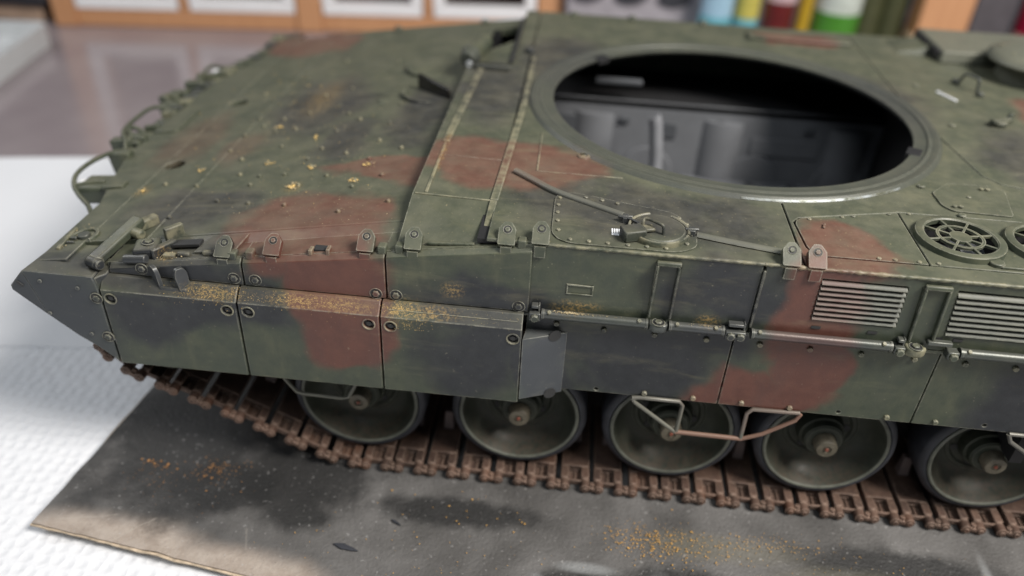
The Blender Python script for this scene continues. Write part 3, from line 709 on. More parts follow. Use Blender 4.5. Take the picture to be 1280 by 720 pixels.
# heavy side armour: three blocks with true bolt holes
HX = [1.283, 1.925, 2.5825, 3.226]; HH = {0: [(1.328,1.092),(1.877,1.090)], 1: [(1.974,1.091),(2.531,1.089)], 2: [(2.630,1.088),(3.184,1.083)]}
LEFTX = [1.279, 1.925, 2.5825]
for i in range(3):
    x0, x1 = HX[i]+.004, HX[i+1]-.004; root = None
    a = MB()
    a.plate([(x0,.707),(x1,.707),(x1,1.137),(x0,1.137)], [circle(hx, hz, .0245, 16) for hx, hz in HH[i]], -.02, 0, o=(0,-1.85,0), eb=(0,0,1), en=(0,-1,0))
    a.add([(x0,-1.85,1.137),(x1,-1.85,1.137),(x1,-1.800,1.188),(x0,-1.800,1.188)], [(0,1,2,3)])
    a.add([(x0,-1.800,1.188),(x1,-1.800,1.188),(x1,-1.72,1.188),(x0,-1.72,1.188)], [(0,1,2,3)])
    for x in (x0, x1): a.add([(x,-1.83,.707),(x,-1.83,1.137),(x,-1.85,1.137),(x,-1.80,1.188),(x,-1.72,1.188),(x,-1.72,.707)], [(0,1,2,3,4,5)])
    a.add([(x0,-1.83,.707),(x1,-1.83,.707),(x1,-1.72,.707),(x0,-1.72,.707)], [(0,1,2,3)])
    a.add([(x0,-1.72,.707),(x1,-1.72,.707),(x1,-1.72,1.188),(x0,-1.72,1.188)], [(0,1,2,3)])
    hb = a.build('armour_skirt_block', M['camo'], TANK, .0045)
    for hx, hz in HH[i]:
        inst('bolt_hole_lip', LIP, hb, 0, (hx, -1.85, hz), rot=SIDE); inst('bolt_head', CAPM, hb, 0, (hx, -1.833, hz), rot=SIDE)
bead('weld_bead', [(2.62,-1.826,1.163),(3.20,-1.826,1.163)], .002, TANK)
# upper wedge row, following the glacis edge
UX = [1.312, 1.948, 2.604, 3.245]
UB = {0: [(1.474,1.230),(1.905,1.226)], 1: [(2.003,1.227),(2.555,1.215)], 2: [(2.646,1.216),(3.197,1.217)]}
for i in range(3):
    x0, x1 = UX[i]+.0035, UX[i+1]-.0035; t0, t1 = ze(x0)-.004, ze(x1)-.004; ch = .020
    prof = lambda x, t: [(x,-1.785,1.192),(x,-1.785,t-ch),(x,-1.762,t),(x,-1.700,t),(x,-1.700,1.192)]
    a = MB(); P, Q = prof(x0, t0), prof(x1, t1); k = 5
    a.add(P+Q, [list(range(k)), [k+j for j in range(k)][::-1]]+[(j, k+j, k+(j+1) % k, (j+1) % k) for j in range(k)])
    ub = a.build('armour_wedge', M['camo'], TANK, .004)
    for x, z in UB[i]: side_bolt(x, -1.785, z, ub, RINGB, 'recessed_bolt')

# light skirt panels
LX = [3.232, 4.1625, 5.056, 5.95, 6.85]
SB = {0: ([3.586,3.813,4.044],[3.815,4.045]), 1: ([4.28,4.50,4.723,4.952],[4.27,4.494,4.94]), 2: ([5.171,5.386,5.60,5.83],[5.16,5.60,5.83]), 3: ([6.06,6.28,6.5,6.7],[6.06,6.28,6.5,6.7])}
for i in range(4):
    x0, x1 = LX[i]+.003, LX[i+1]-.003
    hol = {0: [(3.588,.759)], 1: [(4.72,.764)], 2: [(5.383,.770)], 3: []}[i]
    sk = MB().plate([(x0,.7405),(x1,.7405),(x1,1.165),(x0,1.165)], [circle(hx, hz, .010, 10) for hx, hz in hol], -.014, 0, o=(0,-1.76,0), eb=(0,0,1), en=(0,-1,0)).build('skirt_panel', M['camo'], TANK, .003)
    for x in SB[i][0]: side_bolt(x, -1.76, 1.117, sk)
    for x in SB[i][1]: side_bolt(x, -1.76, .765, sk)
# wedge closing the step between heavy and light skirt
b = MB(); O = [(3.226,-1.846),(3.425,-1.7615),(3.425,-1.757),(3.236,-1.757)]
b.hexa([(x,y,.722) for x,y in O], [(x,y,1.080) for x,y in O])
wd = b.build('skirt_wedge', M['wedge'], TANK, .004)
for z in (1.074, .728):
    MB().lathe([(.0001,-.001),(.03,-.001),(.03,.002),(.0001,.002)], (0,0,0), 'z', 16).build('wedge_notch', M['hole'], wd, 0, loc=None).matrix_basis = \
        Matrix.Translation(Vector((3.37,-1.786,z))*S) @ Matrix.Rotation(math.radians(23.3), 4, 'Z') @ SIDE.to_4x4()
side_bolt(3.372, -1.76, 1.128, wd)

# hinge bars along the top of the light skirts
TZ, TY, TR = 1.196, -1.795, .0225
for x0, x1 in ((3.305,3.765),(3.865,4.098),(4.222,4.815),(5.108,5.70),(5.82,6.4)):
    k = MB().cyl((x0,TY,TZ), (x1,TY,TZ), TR, 18); k.cyl((x0-.004,TY,TZ), (x0+.006,TY,TZ), TR+.0025, 18); k.cyl((x1-.006,TY,TZ), (x1+.004,TY,TZ), TR+.0025, 18)
    hb = k.build('hinge_bar', M['worn'], TANK, 0, 40)
    inst('bolt', RIVET, hb, 0, (x0+.03, TY-.012, TZ+.019), rot=Matrix.Rotation(math.radians(30), 3, 'X'))
    inst('bolt', RIVET, hb, 0, (x1-.035, TY-.012, TZ+.019), rot=Matrix.Rotation(math.radians(30), 3, 'X'))
MB().box((3.2,-1.775,1.165),(6.9,-1.765,1.182)).build('hinge_rail', M['camo'], TANK, .003)
def hinge_clamp(x, nb, w, mat='worn', lug=False):
    b = MB(); b.box((x-w/2,-1.818,TZ-.028),(x+w/2,-1.772,TZ+.012))
    if lug: b.box((x-w/2+.008,-1.806,TZ+.030),(x+w/2-.012,-1.772,TZ+.046)); b.box((x+w/2-.014,-1.80,TZ-.02),(x+w/2-.004,-1.772,TZ+.05))
    c = b.build('hinge_clamp', M[mat], TANK, .006)
    for i in range(nb): inst('bolt', BOLTB, c, 0, (x+(i-(nb-1)/2)*.042, -1.818, TZ-.008), rot=SIDE)
    return c
hinge_clamp(3.272, 1, .052, 'worn', True)
hinge_clamp(4.150, 2, .088, 'worn', True)
hinge_clamp(4.850, 1, .045, 'worn', True)
hinge_clamp(5.075, 1, .05, 'worn')
for x, mt in ((3.815,'worn'),(4.918,'dry')):
    b = MB(); b.hexa([(x+a,-1.77+y,TZ-.03) for a, y in ((-.042,0),(-.042,-.035),(-.02,-.052),(.025,-.052),(.046,-.035),(.046,0))],
                     [(x+a,-1.77+y,TZ+.012) for a, y in ((-.042,0),(-.042,-.035),(-.02,-.052),(.025,-.052),(.046,-.035),(.046,0))])
    k = b.build('step_pivot', M[mt], TANK, .008); inst('recessed_bolt', RINGB, k, 0, (x, -1.795, TZ+.0125))
b = MB(); b.box((4.96,-1.80,1.222),(5.065,-1.772,1.243)); b.build('hinge_lug', M['worn'], TANK, .005)

# folding step frames on the sponson, small plate frame, seam ridge
def uframe(x0, x1, z0, z1, dx, w, d):
    b = MB(); 
    b.hexa([(x0,-1.77,z0),(x0+w,-1.77,z0),(x0+w+dx,-1.77,z1),(x0+dx,-1.77,z1)], [(x0,-1.77-d,z0),(x0+w,-1.77-d,z0),(x0+w+dx,-1.77-d,z1),(x0+dx,-1.77-d,z1)])
    b.hexa([(x1-w,-1.77,z0),(x1,-1.77,z0),(x1+dx,-1.77,z1),(x1-w+dx,-1.77,z1)], [(x1-w,-1.77-d,z0),(x1,-1.77-d,z0),(x1+dx,-1.77-d,z1),(x1-w+dx,-1.77-d,z1)])
    b.hexa([(x0+dx,-1.77,z1),(x1+dx,-1.77,z1),(x1+dx,-1.77,z1+w*1.3),(x0+dx,-1.77,z1+w*1.3)], [(x0+dx,-1.771-d,z1-.002),(x1+dx,-1.771-d,z1-.002),(x1+dx,-1.771-d*.8,z1+w*1.3),(x0+dx,-1.771-d*.8,z1+w*1.3)])
    return b.build('step_frame', M['camo'], TANK, .005)
uframe(3.764, 3.868, 1.225, 1.497, .002, .013, .022)
uframe(4.880, 4.990, 1.225, 1.497, -.014, .013, .022)
b = MB(); x0,x1,z0,z1 = 3.400,3.516,1.300,1.352
for lo, hi in (((x0,-1.775,z0),(x1,-1.77,z0+.006)),((x0,-1.7755,z1-.007),(x1,-1.77,z1)),((x0,-1.7745,z0),(x0+.006,-1.77,z1)),((x1-.006,-1.7745,z0),(x1,-1.77,z1))): b.box(lo, hi)
b.build('plate_frame', M['camo'], TANK, .002)
MB().box((4.208,-1.781,1.215),(4.219,-1.77,ZD-.03)).build('seam_ridge', M['camo'], TANK, .003)

# ------------------------------------------------------------------ deck fittings
def hinge_tab(x, z, par=TANK, w=.074, h=.105, y=-1.772, sg=1):
    eb = Vector((0, .78*sg, .62)); en = Vector((0, -.62*sg, .78)); o = Vector((x, y*sg, z+.004))
    poly = rounded([(-w/2,0),(w/2,0),(w/2,h*.70),(w*.20,h),(-w*.20,h),(-w/2,h*.70)], .006, 3)
    t = MB().plate(poly, [], -.014, .020, o=o, eb=eb, en=en)
    t.box((x-w*.32, min((y-.012)*sg, (y+.012)*sg), z-.048), (x+w*.32, max((y-.012)*sg,(y+.012)*sg), z+.006))
    tb = t.build('lifting_tab', M['camo'], par, .003)
    r = Matrix((Vector((1,0,0)), eb, en)).transposed()
    if sg < 0: r = Matrix((Vector((-1,0,0)), eb, en)).transposed()
    inst('recessed_bolt', RINGB, tb, 0, o+eb*h*.66+en*.020, rot=r @ Matrix.Scale(.68, 3)); return tb
for x in (1.862, 2.090, 2.515, 2.725): hinge_tab(x, ze(x)-.004)
hinge_tab(3.128, ze(3.128)); hinge_tab(3.272, ZD-.012); hinge_tab(4.313, ZD-.008); hinge_tab(4.418, ZD-.008)
for x in (1.9, 2.6, 3.3, 3.75, 4.3): hinge_tab(x, min(ZD, ze(x))-.03, y=-1.74, sg=-1, w=.06, h=.08)
for x in (1.905, 1.985, 2.588, 2.665, 3.195):
    MB().box((x-.019,-1.772,ze(x)-.014),(x+.019,-1.728,ze(x)+.026)).build('edge_lug', M['camo'], TANK, .006)
for x in (2.265, 2.345):
    MB().box((x-.009,-1.768,ze(x)-.014),(x+.009,-1.725,ze(x)+.020)).build('edge_lug', M['dry'], TANK, .004)
MB().box((2.272,-1.74,ze(2.3)-.006),(2.338,-1.70,ze(2.3)+.006)).build('cable_slot', M['hole'], TANK)

# curved rain gutter in two runs
def spline(pts, n=6):
    out = []; P = [Vector(p) for p in pts]; P = [P[0]*2-P[1]]+P+[P[-1]*2-P[-2]]
    for i in range(1, len(P)-2):
        for k in range(n):
            t = k/n; a, b_, c_, d_ = P[i-1:i+3]
            out.append(.5*((2*b_)+(c_-a)*t+(2*a-5*b_+4*c_-d_)*t*t+(3*b_-a-3*c_+d_)*t**3))
    out.append(P[-2]); return out
g1 = spline([(3.106,-1.118,ZD+.008),(3.203,-1.204,ZD+.008),(3.312,-1.300,ZD+.008),(3.482,-1.398,ZD+.008),(3.625,-1.476,ZD+.008)])
MB().tube(g1, (.019,.016), 8, (0,0,1)).build('rain_gutter', M['gutter'], TANK, 0, 60)
g2 = spline([(3.944,-1.588,ZD+.006),(4.104,-1.628,ZD+.006),(4.29,-1.668,ZD+.006)])
MB().tube(g2, (.019,.012), 8, (0,0,1)).build('rain_gutter', M['gutter'], TANK, 0, 60)

# hatch plate with round lid
hp = rounded([(3.312,-1.350),(3.312,-1.690),(3.372,-1.750),(3.86,-1.752),(3.935,-1.690),(3.944,-1.560),(3.86,-1.405),(3.62,-1.345),(3.407,-1.290),(3.335,-1.305)], [.02,.05,.05,.06,.03,.05,.05,.02,.02,.02])
HP = MB().plate(hp, [], ZD-.004, ZD+.007).build('hatch_plate', M['camo'], TANK, .004)
for x, y in ((3.335,-1.36),(3.331,-1.43),(3.331,-1.50),(3.335,-1.575),(3.342,-1.655),(3.395,-1.727),(3.475,-1.730),(3.555,-1.731),(3.640,-1.732),(3.72,-1.732),(3.80,-1.733),(3.892,-1.68),(3.918,-1.60),(3.455,-1.335),(3.53,-1.352),(3.60,-1.370),(3.905,-1.51),(3.875,-1.46)):
    top_bolt(x, y, HP, RIVET, ZD+.007)
HC = (3.775,-1.595)
lid = MB().lathe([(.0001,.024),(.080,.026),(.112,.023),(.120,.017),(.126,.006),(.126,-.004)], (*HC, ZD+.008), 'z', 40).build('hatch_lid', M['camo'], TANK, 0, 30)
for a0, a1 in ((215,340),(345,395),(35,62),(105,190)):
    MB().lathe([(.122,-.004),(.122,.020),(.126,.024),(.132,.024),(.136,.018),(.136,-.004)], (*HC, ZD+.008), 'z', 18, (math.radians(a0), math.radians(a1)), True).build('lid_rim', M['dry'], lid, 0, 40)
b = MB(); b.fbox((3.655,-1.668,ZD), (.93,.37,0), (-.37,.93,0), (0,0,1), (-.045,.055), (-.036,.036), (.008,.058))
lb = b.build('latch_box', M['camo'], lid, .007)
MB().fbox((3.655,-1.668,ZD), (.93,.37,0), (-.37,.93,0), (0,0,1), (.055,.100), (-.022,.024), (.040,.055)).build('latch_tongue', M['dry'], lb, .005)
MB().tube(spline([(3.700,-1.625,ZD+.02),(3.700,-1.622,ZD+.060),(3.712,-1.612,ZD+.078),(3.765,-1.645,ZD+.078),(3.785,-1.655,ZD+.068),(3.790,-1.660,ZD+.02)], 4), .0075, 8).build('grab_handle', M['dry'], lid, 0, 60)
for x, y in ((3.633,-1.515),(3.918,-1.578)):
    k = MB(); k.box((x-.014,y-.03,ZD),(x+.014,y+.015,ZD+.034)); k.cyl((x-.03,y-.01,ZD+.03),(x+.03,y-.005,ZD+.03),.008,8)
    k.build('lid_hinge', M['worn'], lid, .004)
MB().tube([(3.60,-1.525,ZD+.03),(3.655,-1.545,ZD+.032),(3.683,-1.585,ZD+.04)], .006, 8).build('latch_rod', M['worn'], lid, 0, 60)
b = MB()
for i in range(4): b.box((3.572+i*.010,-1.652,ZD+.0072),(3.5785+i*.010,-1.600,ZD+.009))
b.box((3.572,-1.655,ZD+.0072),(3.6085,-1.640,ZD+.0088)); b.build('white_data_plate', M['decal'], HP, 0)

# round fan grilles
def fan(c, par=TANK):
    x, y = c
    o = MB().lathe([(.150,.005),(.150,.026),(.156,.031),(.180,.031),(.188,.026),(.192,-.002)], (x,y,ZD), 'z', 56).build('fan_ring', M['camo'], par, 0, 35)
    g = MB().lathe([(.088,.014),(.088,.026),(.102,.026),(.102,.014)], (x,y,ZD), 'z', 40, closed=True); g.build('fan_guard_ring', M['camo'], o, 0, 35)
    MB().lathe([(.0001,.027),(.046,.027),(.048,.022),(.048,.012)], (x,y,ZD), 'z', 28).build('fan_hub', M['camo'], o, 0, 35)
    for i in range(8):
        a = math.radians(i*45+14); d = Vector((math.cos(a), math.sin(a), 0)); t = Vector((-d.y, d.x, 0))
        MB().fbox((x,y,ZD), d, t, (0,0,1), (.044,.156), (-.0055,.0055), (.012,.0255)).build('fan_spoke', M['camo'], o, .002)
    k = MB().lathe([(.166,-.10),(.166,.004)], (x,y,ZD), 'z', 32); k.lathe([(.0001,-.10),(.166,-.10)], (x,y,ZD), 'z', 32); k.build('fan_well', M['dark'], o)
    for i in range(6):
        a = math.radians(i*60+20); d = Vector((math.cos(a), math.sin(a), 0)); t = Vector((-d.y*.8, d.x*.8, .6)); n = d.cross(t)
        MB().fbox((x,y,ZD-.05), d, t, n, (.03,.15), (-.03,.03), (-.002,.002)).build('fan_blade', M['primerdark'], o)
    return o
fan(F1); fan(F2)
k = MB().cyl((5.20,-1.61,ZD),(5.20,-1.61,ZD+.018),.032,16); k.box((5.21,-1.645,ZD),(5.45,-1.615,ZD+.012)); k.build('fan_bracket', M['camo'], TANK, .004)
for x, y in ((4.475,-1.350),(4.633,-1.302),(4.688,-1.286),(4.863,-1.236),(4.473,-1.651),(4.703,-1.651),(4.77,-1.651),(4.87,-1.651),(4.96,-1.215),(4.95,-1.65)):
    top_bolt(x, y, TANK, RIVET, ZD+.001)
MB().fbox((4.527,-1.409,ZD),(.3,.95,0),(-.95,.3,0),(0,0,1),(-.02,.02),(-.005,.005),(-.002,.012)).build('panel_pin', M['camo'], TANK, .002)
for x, y in ((5.215,-1.115),(5.42,-.90)): 
    k = MB().cyl((x-.015,y,ZD+.009),(x-.015,y,ZD+.02),.011,8); k.cyl((x+.015,y,ZD+.009),(x+.015,y,ZD+.02),.011,8); k.build('cover_catch', M['dry'], op, .002)
top_bolt(5.31, -1.0, op, RIVET, ZD+.009)
for x, y in ((5.575,.63),(5.57,-.04),(5.115,-.905),(5.21,-1.19),(5.70,-.9)): top_bolt(x, y, TANK, BOLTB, ZD, 'bolt')
k = MB().lathe([(.020,.012),(.030,.010),(.036,-.002)], (3.435,-.875,ZD), 'z', 16); k.lathe([(.0001,.004),(.021,.004)], (3.435,-.875,ZD), 'z', 12); k.build('drain_plug', M['dry'], TANK, 0)
# grab handle, white strip, knob, mushroom cover and raised grille box on the engine deck
eg = MB().tube(spline([(5.870,.72,ZD),(5.880,.705,ZD+.06),(5.895,.69,ZD+.085),(5.935,.615,ZD+.085),(5.945,.60,ZD+.06),(5.945,.59,ZD)], 4), .010, 8).build('grab_handle', M['worn'], TANK, 0, 60)
b = MB(); b.box((5.845,.73,ZD),(5.885,.77,ZD+.03)); b.box((5.92,.50,ZD),(5.955,.54,ZD+.03)); b.build('handle_foot', M['worn'], eg, .006)
MB().fbox((5.716,.474,ZD),(.42,-.91,0),(.91,.42,0),(0,0,1),(-.085,.085),(-.008,.008),(0,.008)).build('white_strip', M['decal'], TANK, .002)
k = MB().cyl((5.86,.03,ZD),(5.86,.03,ZD+.03),.045,14); k.fbox((5.87,.03,ZD),(.9,.4,0),(-.4,.9,0),(0,0,1),(-.075,.07),(-.022,.022),(.02,.045)); k.cyl((5.91,.05,ZD+.03),(5.93,.06,ZD+.07),.018,10)
k.build('filler_cap', M['camo'], TANK, .006)
dm = MB().lathe([(.0001,.215),(.12,.212),(.22,.200),(.30,.175),(.335,.150),(.345,.130),(.335,.115),(.25,.115),(.25,-.005)], (6.47,.96,ZD), 'z', 48).build('mushroom_vent', M['gutter'], TANK, 0, 40)
for a, rr in ((200,.26),(235,.24),(160,.27)):
    top_bolt(6.47+rr*math.cos(math.radians(a)), .96+rr*math.sin(math.radians(a)), dm, RIVET, ZD+.186)
b = MB(); b.hexa([(5.90,1.16,ZD),(XB,1.24,ZD),(XB,1.75,ZD),(5.90,1.75,ZD)], [(5.915,1.175,ZD+.085),(XB,1.26,ZD+.085),(XB,1.75,ZD+.085),(5.915,1.75,ZD+.085)])
rb = b.build('engine_grille_box', M['gutter'], TANK, .012)
MB().box((5.885,1.22,ZD+.02),(5.93,1.36,ZD+.075)).build('vent_slot', M['dark'], rb, .004); MB().box((5.885,1.46,ZD+.02),(5.93,1.70,ZD+.075)).build('vent_slot', M['dark'], rb, .004)
MB().hexa([(5.66,1.34,ZD-.005),(5.885,1.34,ZD-.005),(5.885,1.66,ZD-.005),(5.66,1.66,ZD-.005)], [(5.68,1.36,ZD+.012),(5.885,1.36,ZD+.05),(5.885,1.64,ZD+.05),(5.68,1.64,ZD+.012)]).build('vent_ramp', M['camo'], rb, .004)
k = MB(); k.cyl((6.33,.50,ZD+.03),(6.48,.42,ZD+.03),.03,12); k.cyl((6.30,.52,ZD+.035),(6.34,.50,ZD+.035),.04,12); k.build('towing_pin', M['silver'], TANK, .004)
# long raised rail on the far deck side
MB().box((4.60,1.40,ZD),(5.35,1.55,ZD+.025)).build('deck_rail', M['camo'], TANK, .01)

# driver's hatch group on the far half
dh = MB().lathe([(.0001,.035),(.20,.035),(.215,.032),(.225,-.03)], (2.42,.62,zg(2.42)-.03), 'z', 40, ).build('driver_hatch', M['camo'], TANK, 0, 35)
MB().lathe([(.155,-.03),(.16,.008),(.172,.008),(.178,-.03)], (2.45,.12,zg(2.45)), 'z', 24, (math.radians(170), math.radians(300)), True).build('hatch_guard_rim', M['camo'], TANK, 0, 35)
MB().fbox((2.36,.235,zg(2.36)), (.70,-.71,0), (.71,.70,0), (0,0,1), (0,.33), (-.012,.012), (-.02,.095)).build('splash_plate', M['lens'], TANK, .005, label='small upright black plate beside the driver hatch')
MB().fbox((2.14,.02,zg(2.14)), (.9,.43,0), (-.43,.9,0), (0,0,1), (0,.26), (-.035,.035), (-.02,.012)).build('splash_plate_base', M['camo'], TANK, .01)
k = MB().cyl((2.66,.46,ZD+.04),(2.72,.76,ZD+.043),.062,20,.055); k.build('periscope_housing', M['camo'], TANK, .015)
MB().cyl((2.645,.38,ZD+.035),(2.66,.46,ZD+.04),.045,16,.072).build('periscope_cap', M['ring'], TANK, .008)
MB().cyl((2.665,.33,ZD+.02),(2.665,.36,ZD+.02),.022,10).build('periscope_bolt', M['silver'], TANK, .003)
MB().box((2.71,.31,ZD),(2.93,.345,ZD+.03)).build('hatch_rail', M['ring'], TANK, .006)
MB().box((2.72,.36,ZD),(2.92,.385,ZD+.022)).build('periscope_window', M['lens'], TANK, .003)
MB().box((2.915,.46,ZD),(2.938,1.50,ZD+.022)).build('hatch_sill', M['hole'], TANK, .003)
k = MB().cyl((3.03,.72,ZD),(3.03,.72,ZD+.035),.03,12); k.build('hatch_stop', M['worn'], TANK, .004)

# ------------------------------------------------------------------ glacis studs and front fittings
STUD = MB().lathe([(.0125,-.004),(.012,.007),(.008,.014),(.0001,.016)], (0,0,0), 'z', 10).mesh('lifting_stud', M['stud'], 80)
for x, y in ((2.0,-1.116),(2.0,-.9),(1.73,-.825),(2.0,-1.33),(2.29,-1.094),(2.295,-1.167),(2.33,-.903),(2.30,-.839),(2.52,-1.343),(2.297,-1.424),(1.986,-.662),(1.73,-1.085),(1.743,-.984),(1.95,-.80),(1.80,-1.293),(1.365,-.86),(1.423,-1.059),(1.62,-1.25),(1.438,-1.406),(1.6,-.18),(1.61,-.37),(1.5,-.27),(2.1,-.26),(1.23,-1.02),(1.3,.3),(1.9,.3),(2.1,.8),(1.7,.9),(1.5,.6),(1.73,-.60),(1.73,-.35),(1.735,-.1),(2.0,-.42),(2.0,-.15),(2.3,-.6),(2.3,-.35),(2.3,-.05),(1.43,-.62),(1.43,-.4),(1.43,-.15),(1.55,-.75),(1.88,-.98),(2.12,-1.02),(2.15,-.75),(2.42,-1.05),(2.45,-.72),(1.62,-.95),(1.9,.0),(1.75,.2)):
    inst('lifting_stud', STUD, TANK, 0, gp(x, y), rot=GLAC)
def gbox(name, x, y, a, b_, h, mat='camo', bev=.006, ang=0, par=TANK):
    c, s_ = math.cos(ang), math.sin(ang); ea = GX*c+Vector((0,1,0))*s_; eb = Vector((0,1,0))*c-GX*s_
    return MB().fbox(gp(x, y), ea, eb, GN, (-a/2, a/2), (-b_/2, b_/2), (-.01, h)).build(name, M[mat], par, bev)
MB().fbox(gp(1.30,-1.455), GX, (0,1,0), GN, (-.045,.045), (-.035,.035), (.0005,.002)).build('square_recess', M['hole'], TANK)
# front plate overlay with its recessed round fitting
ft = MB().lathe([(.052,-.004),(.056,.012),(.068,.012),(.072,-.004)], (0,0,0), 'z', 28, (math.radians(-40), math.radians(200)), True).build('lamp_collar', M['camo'], TANK, 0, 40)
ft.matrix_basis = Matrix.Translation(gp(1.075,-1.555)*S) @ GLAC.to_4x4()
k = MB(); k.cyl((0,0,-.002),(0,0,.018),.030,14); k.box((-.055,-.03,0),(-.025,-.012,.016)); k.box((-.06,-.062,0),(-.02,-.05,.012)); o = k.build('lamp_socket', M['worn'], ft, .004); o.matrix_basis = ft.matrix_basis
gbox('trim_strip', .995, -1.57, .018, .20, .012, 'dry', .003, .12)
# tow-shackle arm, clevis and hinge knuckles at the front corner
k = MB().fbox((1.245,-1.765,1.238), (.35,.90,.27), (.93,-.36,0), (0,-.2,.98), (-.01,.29), (-.034,.034), (-.025,.026))
k.cyl((1.215,-1.765,1.235),(1.280,-1.788,1.235),.030,14)
k.build('tow_arm', M['camo'], TANK, .012)
MB().cyl((1.27,-1.79,1.238),(1.292,-1.800,1.238),.024,14).build('tow_arm_pin', M['camo'], TANK, .004)
k = MB().fbox((1.36,-1.50,zg(1.36)), (.5,.86,0), (.86,-.5,0), (0,0,1), (-.09,.07), (-.022,.022), (0,.055)); k.cyl((1.33,-1.57,zg(1.33)+.03),(1.40,-1.60,zg(1.33)+.03),.026,12); k.build('tow_clevis', M['dry'], TANK, .01)
k = MB().fbox((1.475,-1.70,ze(1.475)), (.97,.2,.1), (-.2,.97,.1), (0,-.2,.97), (-.055,.06), (-.05,.055), (-.02,.062)); k.build('hinge_block', M['camo'], TANK, .016)
inst('recessed_bolt', RINGB, TANK, 0, (1.485,-1.70,ze(1.475)+.065))
MB().cyl((1.39,-1.762,ze(1.4)+.012),(1.50,-1.768,ze(1.5)+.012),.022,12).build('hinge_pin', M['worn'], TANK, .004)
MB().fbox((1.555,-1.60,zg(1.555)), (.6,.8,0), (-.8,.6,0), (0,0,1), (-.04,.05), (-.014,.014), (-.01,.062)).build('guard_bracket', M['dry'], TANK, .005)
MB().fbox((1.545,-1.70,ze(1.545)), (.5,.86,0), (-.86,.5,0), (0,0,1), (-.06,.07), (-.016,.016), (-.01,.045)).build('guard_bracket', M['camo'], TANK, .006)
gbox('gap_shade', 1.64, -1.655, .15, .05, .005, 'hole', .002)  # dark sheet paints the shade of a gap beside the glacis
MB().hexa([(1.70,-1.72,ze(1.70)-.002),(1.90,-1.72,ze(1.9)-.002),(1.92,-1.58,ze(1.92)),(1.74,-1.58,ze(1.74))], [(1.70,-1.72,ze(1.70)+.012),(1.90,-1.72,ze(1.9)+.012),(1.92,-1.585,ze(1.92)+.02),(1.74,-1.585,ze(1.74)+.02)]).build('tool_plate', M['camo'], TANK, .004)
for x in (1.66, 1.78): MB().box((x-.03,-1.742,ze(x)-.006),(x+.03,-1.715,ze(x)+.018)).build('tool_clip', M['dry'], TANK, .008)
MB().box((1.565,-1.752,ze(1.6)-.014),(1.62,-1.72,ze(1.6)+.016)).build('tool_clip', M['dry'], TANK, .006)
# two upright hooks standing on the skirt bevel
for x, nx_ in ((1.555,.55),(1.675,-.35)):
    poly = rounded([(-.028,-.01),(.022,-.01),(.030,.075),(.018,.105),(-.018,.105),(-.030,.075)], .012, 3)
    t = MB().plate(poly, [], -.010, .010, o=(x,-1.808,1.165), ea=(.80,-.6*1,0) if nx_ > 0 else (.62,.78,0), eb=(-.12,.0,.99), en=(.6,.8,0) if nx_ > 0 else (.78,-.62,0))
    hk = t.build('cable_hook', M['worn'], TANK, .005)
MB().box((1.565,-1.832,1.150),(1.690,-1.79,1.170)).build('cable_hook_base', M['worn'], TANK, .005)
# front mudguard
fl = [(.935,1.203),(.998,.957),(1.116,.850),(1.20,.790),(1.277,.716),(1.2775,1.130),(1.268,1.203)]
MF = MB().plate(fl, [], -.018, 0, o=(0,-1.85,0), eb=(0,0,1), en=(0,-1,0)).build('mudguard', M['bluegrey'], TANK, .004)
tp = MB().hexa([(.935,-1.850,1.203),(.998,-1.850,.957),(.998,-1.832,.957),(.935,-1.832,1.203)][::-1], [(.850,-1.842,1.110),(.850,-1.842,1.085),(.850,-1.826,1.085),(.850,-1.826,1.110)][::-1])
tp.build('mudguard_tip', M['bluegrey'], TANK, .004)
for x, z, me in ((1.011,1.157,RIVG),(1.183,1.136,RIVG),(1.006,.975,RIVG),(1.181,.872,RIVG)): side_bolt(x, -1.85, z, MF, me, 'rivet')
MB().fbox((.905,-1.848,1.128),(.78,0,-.62),(.62,0,.78),(.12,-.99,0),(-.018,.018),(-.008,.008),(-.004,.0035)).build('mudguard_slot', M['hole'], MF, .003)
for z in (1.09, .866):
    k = MB(); k.box((1.258,-1.853,z-.030),(1.2765,-1.845,z+.030)); k.build('mudguard_hinge', M['hole'], MF, .004)
    side_bolt(1.262, -1.853, z, MF, RINGB, 'recessed_bolt')
fd = MB(); fd.hexa([(.933,-1.850,1.188),(1.27,-1.850,1.188),(1.27,-1.60,1.19),(.945,-1.60,1.17)], [(.935,-1.848,1.205),(1.27,-1.848,1.205),(1.27,-1.60,1.222),(.945,-1.60,1.196)])
fd.build('fender', M['camo'], TANK, .006)
MB().hexa([(1.27,-1.84,1.13),(1.31,-1.80,1.13),(1.31,-1.70,1.13),(1.27,-1.70,1.13)], [(1.27,-1.846,1.195),(1.31,-1.80,1.195),(1.31,-1.70,1.215),(1.27,-1.70,1.215)]).build('fender_fillet', M['camo'], TANK, .005)
